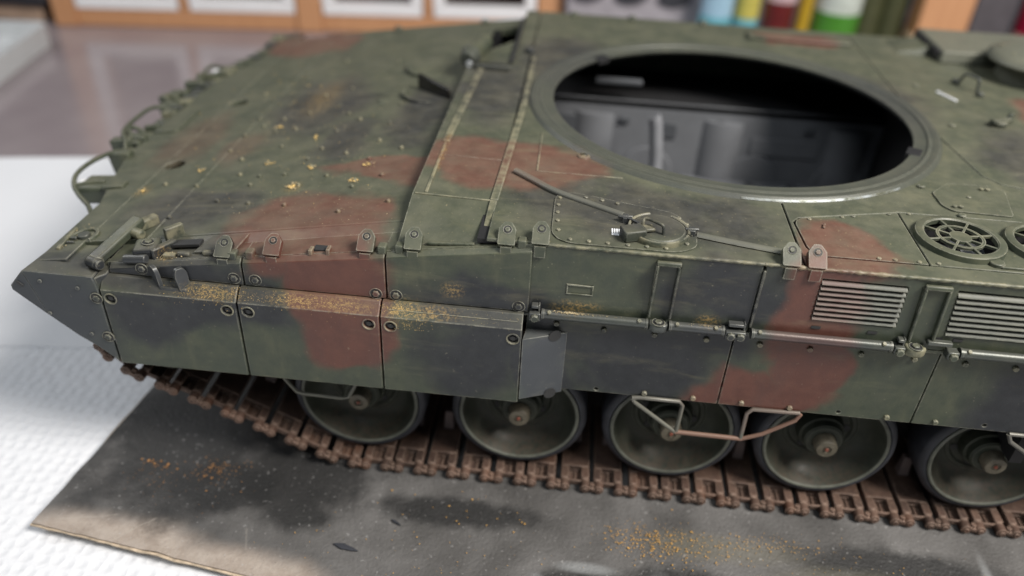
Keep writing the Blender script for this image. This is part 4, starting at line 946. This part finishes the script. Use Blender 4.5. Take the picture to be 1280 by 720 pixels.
# headlamps, guards and hooks along the nose
def lamp(y, x=.74):
    k = MB().fbox((x, y, 1.13), (1,0,.1), (0,1,0), (-.1,0,1), (-.10,.09), (-.085,.085), (-.05,.055)); l = k.build('headlamp_box', M['camo'], TANK, .02)
    MB().cyl((x-.12,y,1.12),(x-.09,y,1.125),.06,18).build('headlamp_lens', M['decal'], l, .005)
lamp(-.93, .80); lamp(.90, .80)
def guard(pts): return MB().tube(spline(pts, 5), .013, 8).build('lamp_guard', M['camo'], TANK, 0, 60)
guard([(.905,-1.225,1.16),(.83,-1.13,1.145),(.735,-1.045,1.15),(.68,-.985,1.175),(.655,-.90,1.20),(.66,-.76,1.205),(.70,-.62,1.20),(.75,-.545,1.19)])
guard([(.69,-.985,1.175),(.77,-.955,1.185),(.84,-.95,1.19)])
guard([(.75,-.55,1.18),(.70,-.45,1.205),(.63,-.33,1.21),(.61,-.12,1.21),(.63,.05,1.21),(.70,.12,1.18)])
guard([(.905,1.225,1.16),(.735,1.045,1.15),(.655,.90,1.20),(.70,.62,1.20),(.75,.545,1.19)])
for y, x, h in ((-.60,.745,.035),(-.42,.66,.045),(-.33,.67,.03),(.20,.66,.03),(.33,.60,.04),(.42,.63,.035),(.60,.66,.04),(.75,.70,.035)):
    MB().fbox((x, y, zg(x)), (1,0,.15), (0,1,0), (-.15,0,1), (-.06,.07), (-.035,.035), (-.09,h)).build('nose_bracket', M['camo'], TANK, .010)
for y, x in ((-.27,.62),(.28,.60),(.70,.64)):
    k = MB().tube(spline([(x+.08,y-.04,1.16),(x+.03,y-.038,1.19),(x+.01,y,1.20),(x+.03,y+.038,1.19),(x+.08,y+.04,1.16)], 4), .016, 8); k.build('tow_hook', M['camo'], TANK, 0, 60)
for i in range(34):
    y = -.5+2.2*i/33+random.uniform(-.02,.02); x = nose(y)-.03; a = random.uniform(.025,.06); h = random.uniform(.0,.03)
    MB().fbox((x, y, zg(x)), (1,random.uniform(-.2,.2),.15), (0,1,0), (-.15,0,1), (-.05,.04), (-a*.6,a*.6), (-.10,h)).build('nose_bracket', M[random.choice(('camo','camo','worn','dry'))], TANK, .008)
gbox('nose_cover', .86, -.10, .16, .34, .014, 'camo', .008)
gbox('nose_cover', .93, -1.00, .12, .07, .016, 'camo', .006)

# ------------------------------------------------------------------ running gear
WY, WZ = -1.64, .42
WX = [2.3886, 3.2246, 4.0043, 4.7812, 5.6071, 6.43]
def lath_me(name, prof, mat, n=56, ang=35, closed=False): return MB().lathe(prof, (0,0,0), 'y', n, closed=closed).mesh(name, mat, ang)
RIMP = [(.0001,.150),(.055,.150),(.120,.150),(.150,.150),(.158,.143),(.166,.135),(.180,.134),(.190,.140),(.212,.136),(.238,.120),(.262,.090),(.280,.050),(.288,.012),(.293,.002),(.301,0),(.308,.004),(.312,.20)]
ME_RIM = lath_me('rim', RIMP, M['wheelp'])
ME_TYRE = lath_me('tyre', [(.309,.012),(.318,.004),(.330,.008),(.344,.020),(.350,.034),(.350,.185),(.344,.20),(.310,.20)], M['rubber'])
ME_HUB = lath_me('hub', [(.120,.152),(.117,.110),(.112,.090),(.104,.084),(.101,.072),(.097,.050),(.086,.040),(.060,.038)], M['wheelp'], 32)
ME_CAP = lath_me('hub_cap', [(.056,.042),(.054,-.012),(.049,-.020),(.024,-.022),(.022,-.014),(.013,-.014),(.011,-.020),(.0001,-.020)], M['cap'], 28)
ME_LIP = lath_me('rim_lip', [(.2885,.014),(.2925,.001),(.3005,-.002),(.3085,.003),(.3090,.012),(.300,.006)], M['lip'], closed=True)
ME_PIN = lath_me('grease_nipple', [(.0001,-.026),(.008,-.026),(.011,-.018),(.011,-.012)], plain('rusty_nipple', (.26,.08,.05), .5), 10)
ME_INNER = lath_me('inner_wheel', [(.0001,.62),(.30,.62),(.35,.60),(.35,.42),(.30,.40),(.20,.45),(.0001,.45)], M['dark'], 40)
ME_HOLE = MB().lathe([(.0001,-.0005),(.021,-.0005),(.021,-.004),(.0001,-.004)], (0,0,0), 'y', 14).mesh('wheel_hole', M['hole'], 30)
for i, x in enumerate(WX):
    w = thing('road_wheel', '', '', (x, WY, WZ)); del w['label']; del w['category']
    w.parent = TANK; w.matrix_parent_inverse = TANK.matrix_basis.inverted()
    rot = Matrix.Rotation(random.uniform(0, 1), 3, 'Y')
    inst('rim', ME_RIM, w, 0, (x, WY, WZ)); inst('tyre', ME_TYRE, w, 0, (x, WY, WZ)); inst('hub', ME_HUB, w, 0, (x, WY, WZ))
    inst('hub_cap', ME_CAP, w, 0, (x, WY, WZ)); inst('inner_wheel', ME_INNER, w, 0, (x, WY, WZ)); inst('rim_lip', ME_LIP, w, 0, (x, WY, WZ)); inst('grease_nipple', ME_PIN, w, 0, (x, WY, WZ))
    for k in range(6):
        a = k*math.pi/3+i*.3+.2
        inst('wheel_hole', ME_HOLE, w, 0, (x+.137*math.cos(a), WY+.149, WZ+.137*math.sin(a)))
IX, IZ, IR = 1.40, .80, .29
MB().lathe([(.0001,.06),(.20,.06),(.26,.02),(IR,0),(IR,.2),(.0001,.2)], (IX, WY, IZ), 'y', 40).build('idler_wheel', M['wheelp'], TANK, 0, 35)
MB().box((1.2,-1.064,.45),(XB,-1.0605,1.10)).build('hull_flank', M['dark'], TANK)  # black sheet paints the shade behind the road wheels
MB().box((1.3,-1.70,1.085),(XB,-1.0605,1.098)).build('sponson_floor', M['dark'], TANK)
# track
PITCH = .1795
def track_path():
    R0 = .40; pts = []
    rA = .395; c1 = Vector((WX[0]-.02, .42+.0)); th = math.radians(29)
    # ground run (rear to front), pin-centre height .028
    x = 7.2; zc = .028
    pts.append((7.2, zc)); pts.append((WX[0]-.02, zc))
    r1 = .42-zc
    for i in range(1, 9):
        a = th*i/8; pts.append((c1.x-r1*math.sin(a), .42-r1*math.cos(a)))
    r2 = IR+.03
    a0 = th; 
    for i in range(0, 25):
        a = th+(math.pi-th)*i/24; pts.append((IX-r2*math.sin(a), IZ-r2*math.cos(a)))
    pts.append((2.2, 1.02)); pts.append((7.2, 1.0)); return [Vector(p) for p in pts]
TP = track_path()
def walk(off):
    out = []; d = off; acc_ = 0
    for a, b_ in zip(TP[:-1], TP[1:]):
        L = (b_-a).length
        while d <= acc_+L:
            t = (d-acc_)/L; out.append((a+(b_-a)*t, (b_-a).normalized())); d += PITCH
        acc_ += L
    return out
# one link: two pin tubes, pad plate with a deep window at its end, centre horn, rubber block beneath
TY0, TY1 = -1.705, -1.09
lk = MB()
for sx in (-1, 1):
    lk.cyl((sx*.054, -1.69, 0), (sx*.054, TY1, 0), .0245, 14)
    lk.box((sx*.054-.0215, -1.682, .004), (sx*.054+.0215, -1.600, .0265))
lk.box((-.0740, -1.600, .004), (.0740, TY1, .0275))
lk.box((-.045, -1.60, -.024), (.045, TY1, .000))
lk.box((-.040, -1.688, -.022), (.040, -1.602, -.010))
lk.box((-.040, -1.690, -.010), (.040, -1.676, .010))
lk.box((-.004, -1.690, -.012), (.004, -1.60, .002))
ME_LINK = lk.mesh('track_link', M['rust'], 35)
hn = MB(); hn.hexa([(-.030,-1.42,.022),(.030,-1.42,.022),(.030,-1.36,.022),(-.030,-1.36,.022)], [(-.022,-1.41,.150),(.022,-1.41,.150),(.022,-1.37,.150),(-.022,-1.37,.150)])
ME_HORN = hn.mesh('guide_horn', plain('bare_horn_steel', (.24,.19,.18), .5, .3), 35)
ME_PAD = MB().hexa([(-.040,-1.66,-.028),(.040,-1.66,-.028),(.040,-1.12,-.028),(-.040,-1.12,-.028)], [(-.046,-1.67,-.02),(.046,-1.67,-.02),(.046,-1.11,-.02),(-.046,-1.11,-.02)]).mesh('track_pad', M['rubber'], 35)
cn = MB()
for sx in (-1, 1):
    cn.cyl((sx*.036, -1.690, 0), (sx*.036, -1.736, 0), .0275, 14); cn.cyl((sx*.036, -1.736, 0), (sx*.036, -1.743, 0), .016, 8)
cn.box((-.034, -1.730, -.024), (.034, -1.695, .012)); cn.cyl((0,-1.714,.008), (0,-1.714,.026), .015, 6); cn.cyl((0,-1.728,.004), (0,-1.739,.004), .013, 8)
ME_CONN = cn.mesh('end_connector', M['rust'], 35)
track = thing('track', '', '', (4.2,-1.4,0)); del track['label']; del track['category']
track.parent = TANK; track.matrix_parent_inverse = TANK.matrix_basis.inverted()
def trot(t):
    d = Vector((t.x, 0, t.y)); 
    d = -d                                             # links face rearwards along +x
    up = Vector((-d.z, 0, d.x)); 
    return Matrix((d, Vector((0,1,0)), up)).transposed()
lk_bev = .004
L0 = walk(.06); C0 = walk(.06+PITCH/2)
for p, t in L0:
    R = trot(t) @ Matrix.Rotation(math.radians(random.uniform(-1.6, 1.6)), 3, 'Y') @ Matrix.Rotation(math.radians(random.uniform(-.25, .25)), 3, 'Z'); L_ = (p.x, 0, p.y)
    inst('track_link', ME_LINK, track, lk_bev, L_, 1, R); inst('guide_horn', ME_HORN, track, lk_bev, L_, 1, R); inst('track_pad', ME_PAD, track, 0, L_, 1, R)
for p, t in C0:
    inst('end_connector', ME_CONN, track, .003, (p.x, 0, p.y), 1, trot(t))

# folding step stirrups under the skirts
def wire(name, pts, r=.0105, mat='wire'): return MB().tube(pts, r, 8).build(name, M[mat], TANK, 0, 60)
wire('step_stirrup', [(3.763,-1.77,.735),(3.775,-1.775,.715),(3.985,-1.785,.562),(4.0,-1.785,.555)])
wire('step_stirrup', [(3.763,-1.77,.735),(3.80,-1.77,.742),(3.985,-1.77,.742),(4.002,-1.772,.72),(3.996,-1.785,.56)])
M['rustwire'] = camo_mat('rust_washed_wire', (.21, .115, .085), .75)
wire('step_stirrup', [(3.99,-1.785,.558),(4.31,-1.785,.556)], .012, 'rustwire')
wire('step_stirrup', [(4.305,-1.785,.558),(4.306,-1.775,.715),(4.33,-1.77,.738),(4.545,-1.77,.742)])
wire('step_stirrup', [(4.310,-1.785,.556),(4.40,-1.785,.60),(4.535,-1.775,.70),(4.552,-1.77,.738)], .0105, 'rustwire')
wire('step_stirrup', [(2.045,-1.74,.70),(2.052,-1.75,.62),(2.110,-1.76,.548),(2.14,-1.76,.538),(2.34,-1.76,.534),(2.375,-1.76,.545),(2.425,-1.75,.65),(2.43,-1.74,.70)], .010)
wire('step_stirrup', [(5.50,-1.77,.742),(5.52,-1.775,.70),(5.74,-1.785,.56),(6.05,-1.785,.555)])
wire('step_stirrup', [(5.50,-1.77,.742),(5.74,-1.77,.742),(5.745,-1.785,.56)])

# ------------------------------------------------------------------ pigment grains
OCT = [(1,0,0),(-1,0,0),(0,1,0),(0,-1,0),(0,0,1),(0,0,-1)]
OF = [(0,2,4),(2,1,4),(1,3,4),(3,0,4),(2,0,5),(1,2,5),(3,1,5),(0,3,5)]
def grains(mb, spots, surf):
    for (x, y), (sx, sy), n, r0, r1 in spots:
        for _ in range(n):
            a, b_ = random.gauss(x, sx), random.gauss(y, sy); P = surf(a, b_)
            if P is None: continue
            r = random.uniform(r0, r1)*random.uniform(.5, 1.0)
            mb.add([(P[0]+o[0]*r*random.uniform(.7,1.3), P[1]+o[1]*r*random.uniform(.7,1.3), P[2]+o[2]*r*.8) for o in OCT], OF)
def bevel_surf(x, t):     # t along the skirt bevel 0..1
    if not (1.29 < x < 3.22): return None
    t = min(1.0, max(-.35, t))
    if t < 0: return (x, -1.851, 1.137+t*.16)
    return (x, -1.85+.05*t, 1.137+.051*t)
g_ = MB(); grains(g_, [((1.80,.45),(.11,.32),330,.0010,.0028), ((2.20,.5),(.10,.25),240,.0010,.0026), ((2.40,.4),(.10,.3),120,.0010,.0024), ((2.67,.55),(.035,.22),240,.0010,.0030), ((2.76,.2),(.05,.3),150,.0010,.0026), ((2.70,-.22),(.03,.1),50,.001,.0024), ((3.1,.5),(.1,.3),60,.0008,.002)], bevel_surf)
g_.build('pigment_dust', M['fineochre'], TANK, kind='stuff')
def flat(z): return lambda x, y: (x, y, z)
g_ = MB()
grains(g_, [((x,y),(.010,.012),6,.006,.012) for x, y in ((1.97,-1.13),(1.96,-1.12),(1.13,-1.08),(2.31,-.90),(1.995,-.91),(2.29,-1.10),(1.36,-.87),(1.74,-.83),(1.62,-.30),(1.9,-.5))]+[((1.8,-.6),(.35,.4),50,.002,.005), ((1.45,.2),(.2,.35),40,.003,.007)], lambda x, y: gp(x, y, .006) if y > -1.5 and x < 2.6 else None)
g_.build('pigment_clumps', M['fineochre'], TANK, kind='stuff')
g_ = MB()
grains(g_, [((x,y),(.012,.012),9,.003,.008) for x, y in ((1.95,-1.13),(1.99,-1.15),(1.73,-.83),(2.0,-.9),(1.13,-1.08),(1.36,-.86),(2.29,-1.10),(2.33,-.9),(1.6,-.3),(1.97,-1.10))], lambda x, y: gp(x, y, .004))
grains(g_, [((1.9,-.7),(.4,.45),260,.001,.0035), ((2.1,-1.3),(.3,.2),160,.001,.003), ((1.6,0),(.3,.3),120,.0015,.005)], lambda x, y: gp(x, y, .001) if y > -1.55 and x < 2.6 else None)
grains(g_, [((1.58,-1.735),(.02,.012),120,.002,.006), ((2.1,-1.60),(.02,.01),20,.002,.004)], lambda x, y: (x, y, ze(x)+.003))
grains(g_, [((3.42,-1.80),(.03,.004),90,.0014,.0042), ((3.50,-1.80),(.07,.004),90,.001,.0026), ((4.03,-1.80),(.03,.004),50,.001,.0026)], lambda x, y: (x, y, TZ+.0235))
grains(g_, [((1.02,-1.53),(.02,.05),60,.002,.005)], lambda x, y: gp(x, y, .003))
g_.build('pigment_crumbs', M['paleochre'], TANK, kind='stuff')
cz = .003
def cardz(x, y): return (x, y, cz) if y < -1.74 and y > -2.9 else None
g_ = MB(); grains(g_, [((1.27,-1.83),(.025,.02),7,.006,.013), ((1.36,-1.85),(.04,.02),10,.005,.012), ((1.62,-1.86),(.06,.05),90,.002,.007), ((1.45,-1.95),(.18,.10),120,.0015,.004), ((1.75,-1.80),(.03,.03),16,.002,.006)], cardz)
g_.build('pigment_crumbs', M['orange'], None, kind='stuff', label='orange rust pigment crumbs on the black part of the cardboard', category='pigment')
g_ = MB(); grains(g_, [((3.98,-2.0),(.10,.06),260,.002,.0062), ((3.82,-1.98),(.06,.05),110,.002,.005), ((4.25,-2.02),(.12,.05),110,.002,.005), ((4.55,-1.95),(.18,.03),140,.002,.005), ((5.3,-2.2),(.2,.08),40,.002,.007), ((3.0,-1.95),(.3,.08),26,.003,.007), ((3.2,-2.25),(.5,.1),90,.0015,.0042), ((5.0,-2.1),(.4,.1),90,.0015,.004)], cardz)
g_.build('pigment_crumbs', M['ochre'], None, kind='stuff', label='golden ochre pigment crumbs on the grey cardboard beside the tracks', category='pigment')
# small paint flakes on the card
for (x, y, a, l, w), lb in zip(((2.45,-2.24,-.2,.07,.018),(2.66,-2.06,-.5,.035,.008)), ('black leaf-shaped paint flake on the grey cardboard', 'tiny curled dark paint flake between leaf-shaped flake and track')):
    d = Vector((math.cos(a), math.sin(a), 0)); t = Vector((-d.y, d.x, 0)); o = Vector((x, y, .002)); n = 10
    up = [(-l+2*l*i/n, w*math.sin(math.pi*i/n)*(1.1 if i < 5 else .8)) for i in range(n+1)]; lo = [(a_, -b_*.8) for a_, b_ in up[1:-1]][::-1]
    MB().plate(up+lo, [], 0, .006, o=o, ea=tuple(d), eb=tuple(t)).build('paint_flake', M['rubber'], None, .002, label=lb, category='paint flake', group='paint flakes on the card')

# ------------------------------------------------------------------ behind the tank
def wood_mat():
    mt, nt, bs = new_mat('orange_wood'); p = nt.pos()
    g = nt.noise(nt.vmath('MULTIPLY', p, (9, 9, .8)), 1.5, 4, .6)
    nt.l.new(nt.mix(g, rgb(.46, .22, .105), rgb(.66, .36, .19)), bs.inputs['Base Color']); bs.inputs['Roughness'].default_value = .45; return mt
WOOD = wood_mat()
ZT = -.075
RO = Vector((-3.43, 5.40, ZT)); RD = Vector((.987, .160, 0)); RN = Vector((.160, -.987, 0)); UP = Vector((0,0,1))
rack = thing('wooden_cabinet', 'orange wooden cabinet with white framed compartments behind the table', 'cabinet', tuple(RO+RD*3.2))
def rbox(name, a, h, mat, d=(-1.2, 0), par=rack, bev=.02): return MB().fbox(RO, RD, UP, RN, a, h, d).build(name, mat, par, bev)
PX = [(-.13,.16),(3.02,3.36),(6.26,6.62)]
for a in PX: rbox('post', a, (0, 3.0), WOOD, (-1.2, .04))
for a in ((1.50,1.62),(4.72,4.84)): rbox('divider', a, (.23, 3.0), WOOD)
rbox('rail', (.16,3.02), (0,.23), WOOD); rbox('rail', (3.36,6.26), (0,.23), WOOD)
darkin = plain('dark_compartment', (.045, .040, .042), .5, var=.4, vscale=2)
for a0, a1 in ((.16,1.50),(1.62,3.02),(3.36,4.72),(4.84,6.26)):
    f = MB()
    f.fbox(RO, RD, UP, RN, (a0+.02,a1-.02), (.235,.395), (-.10,.02)); f.fbox(RO, RD, UP, RN, (a0+.02,a0+.17), (.395,2.9), (-.10,.02)); f.fbox(RO, RD, UP, RN, (a1-.17,a1-.02), (.395,2.9), (-.10,.02))
    fr_ = f.build('white_frame', M['white'], rack, .01)
    MB().fbox(RO, RD, UP, RN, (a0+.17,a1-.17), (.395,2.9), (-.5,-.45)).build('compartment_back', darkin, fr_)
MB().fbox(RO, RD, UP, RN, (3.6,4.05), (.48,.9), (-.40,-.22)).build('red_packet', plain('red_packet', (.62,.02,.05), .4), rack, .1, label='bright red packet inside the third compartment')
rbox('shelf_back', (-.1,6.6), (0,3.0), darkin, (-1.4,-1.25))

def bottle(name, label, cat, u, base, prof, mat, extra=()):
    t = thing(name, label, cat, (u[0], u[1], ZT), None)
    MB().lathe(prof, (u[0], u[1], ZT), 'z', 32).build('body', mat, t, 0, 40)
    for nm, pr, mm in extra: MB().lathe(pr, (u[0], u[1], ZT), 'z', 32).build(nm, mm, t, 0, 40)
def cylp(r, h0, h1): return [(.0001,h0),(r,h0),(r,h1),(.0001,h1)]
blue = plain('pale_blue_label', (.33,.52,.66), .4); yellow = plain('yellow_label', (.52,.46,.10), .4); dred = plain('dark_red_glass', (.12,.015,.015), .2)
greenm = plain('green_liquid', (.06,.22,.025), .25); clear = plain('cloudy_plastic', (.50,.55,.50), .3); amber = plain('amber_plastic', (.42,.27,.02), .35); brownt = plain('pinkish_plastic', (.55,.40,.42), .4)
Y0 = 5.9
bottle('paint_bottle', 'pale blue bottle with a teal foot behind the far deck edge', 'bottle', (5.06,Y0), 0, cylp(.20,0,1.6), blue, [('base_band', cylp(.206,0,.62), plain('teal', (.12,.38,.45), .4))])
bottle('paint_bottle', 'yellow bottle standing just right of the pale blue one', 'bottle', (5.45,Y0+.05), 0, cylp(.15,0,1.6), yellow, [('base_band', cylp(.156,0,.60), plain('teal_band', (.14,.42,.50), .4))])
bottle('paint_bottle', 'dark red bottle between the yellow and green bottles', 'bottle', (5.83,Y0), 0, cylp(.19,0,1.6), dred, [('label_band', cylp(.195,.85,1.6), brownt)])
bottle('paint_bottle', 'slim amber bottle left of the green one', 'bottle', (6.14,Y0-.05), 0, cylp(.09,0,1.6), amber)
bottle('paint_bottle', 'cloudy bottle holding bright green liquid', 'bottle', (6.52,Y0-.1), 0, cylp(.27,0,1.7), clear, [('green_fill', cylp(.275,0,.80), greenm)])
for i, (x, lb) in enumerate(((6.95,'dark bottle immediately right of the green one'),(7.25,'dark bottle nearest to the wooden post'))):
    bottle('paint_bottle', lb, 'bottle', (x, Y0+.1), 0, cylp(.17,0,1.6), plain('olive_dark', (.06,.065,.03), .4))
wp = thing('wooden_post', 'upright orange wooden post behind the right end of the tank', 'post', (7.72,Y0-.1,ZT))
MB().box((7.43,Y0-.35,ZT),(8.02,Y0+.05,3.0)).build('shaft', WOOD, wp, .02); MB().box((7.40,Y0-.38,ZT),(8.05,Y0+.08,.55)).build('foot_block', plain('pale_wood',(.62,.45,.30),.5), wp, .02)
dk = thing('grey_storage_rack', 'grey rack with dark oval openings behind the turret ring', 'rack', (3.9,6.3,ZT))
MB().box((3.15,6.2,ZT),(4.95,6.35,2.0)).build('panel', plain('lilac_grey_plastic',(.36,.34,.37),.45), dk, .02)
for x in (3.42,3.98,4.55):
    k = MB(); k.plate(circle(0,0,.22,20), [], 0, .03, o=(x,6.2,.62), ea=(1,0,.12), eb=(-.05,0,.5), en=(0,-1,0)); k.build('opening', M['rubber'], dk)
bx_ = thing('black_storage_box', 'black box between the wooden post and the red tub', 'box', (8.6,6.2,ZT))
MB().box((8.10,6.1,ZT),(9.0,6.6,2.2)).build('body', M['rubber'], bx_, .03); MB().box((8.25,6.04,.3),(8.75,6.095,1.9)).build('panel', plain('dark_grey_panel',(.09,.085,.095),.4), bx_, .02)
bottle('red_tub', 'crimson round tub at the right end of the background', 'tub', (9.35,6.1), 0, cylp(.52,0,2.0), plain('crimson_plastic',(.42,.008,.05),.3), [('foot_ring', cylp(.53,0,.62), plain('pink_foot',(.55,.40,.36),.5))])
# shallow plastic lid at the left, black round box behind it
ld = thing('plastic_lid', 'translucent grey white plastic lid on the mauve table', 'lid', (-3.3,3.8,ZT))
LQ = [(-4.9,2.3),(-2.86,2.62),(-3.20,4.72),(-5.2,4.4)]
pr = rounded(LQ, .16, 5); pi_ = offset(pr, .12)
k = MB().plate(pr, [pi_], ZT, ZT+.26); k.build('rim', M['plasticlid'], ld, .03)
MB().plate(offset(pr, .11), [], ZT+.06, ZT+.10).build('panel', M['plasticlid'], ld, .01)
bk = thing('black_speaker', 'black rounded box with a silver dot behind the plastic lid', 'speaker', (-4.5,5.6,ZT))
MB().box((-5.6,5.35,.12),(-3.62,6.3,2.0)).build('body', M['rubber'], bk, .12); MB().lathe(cylp(.10,-.03,.02), (-4.62,5.34,.22), 'y', 20).build('silver_dot', M['silver'], bk, .005)
MB().box((-5.4,5.45,ZT),(-3.8,6.2,.13)).build('foot', plain('tan_foot',(.42,.30,.22),.5), bk, .02)
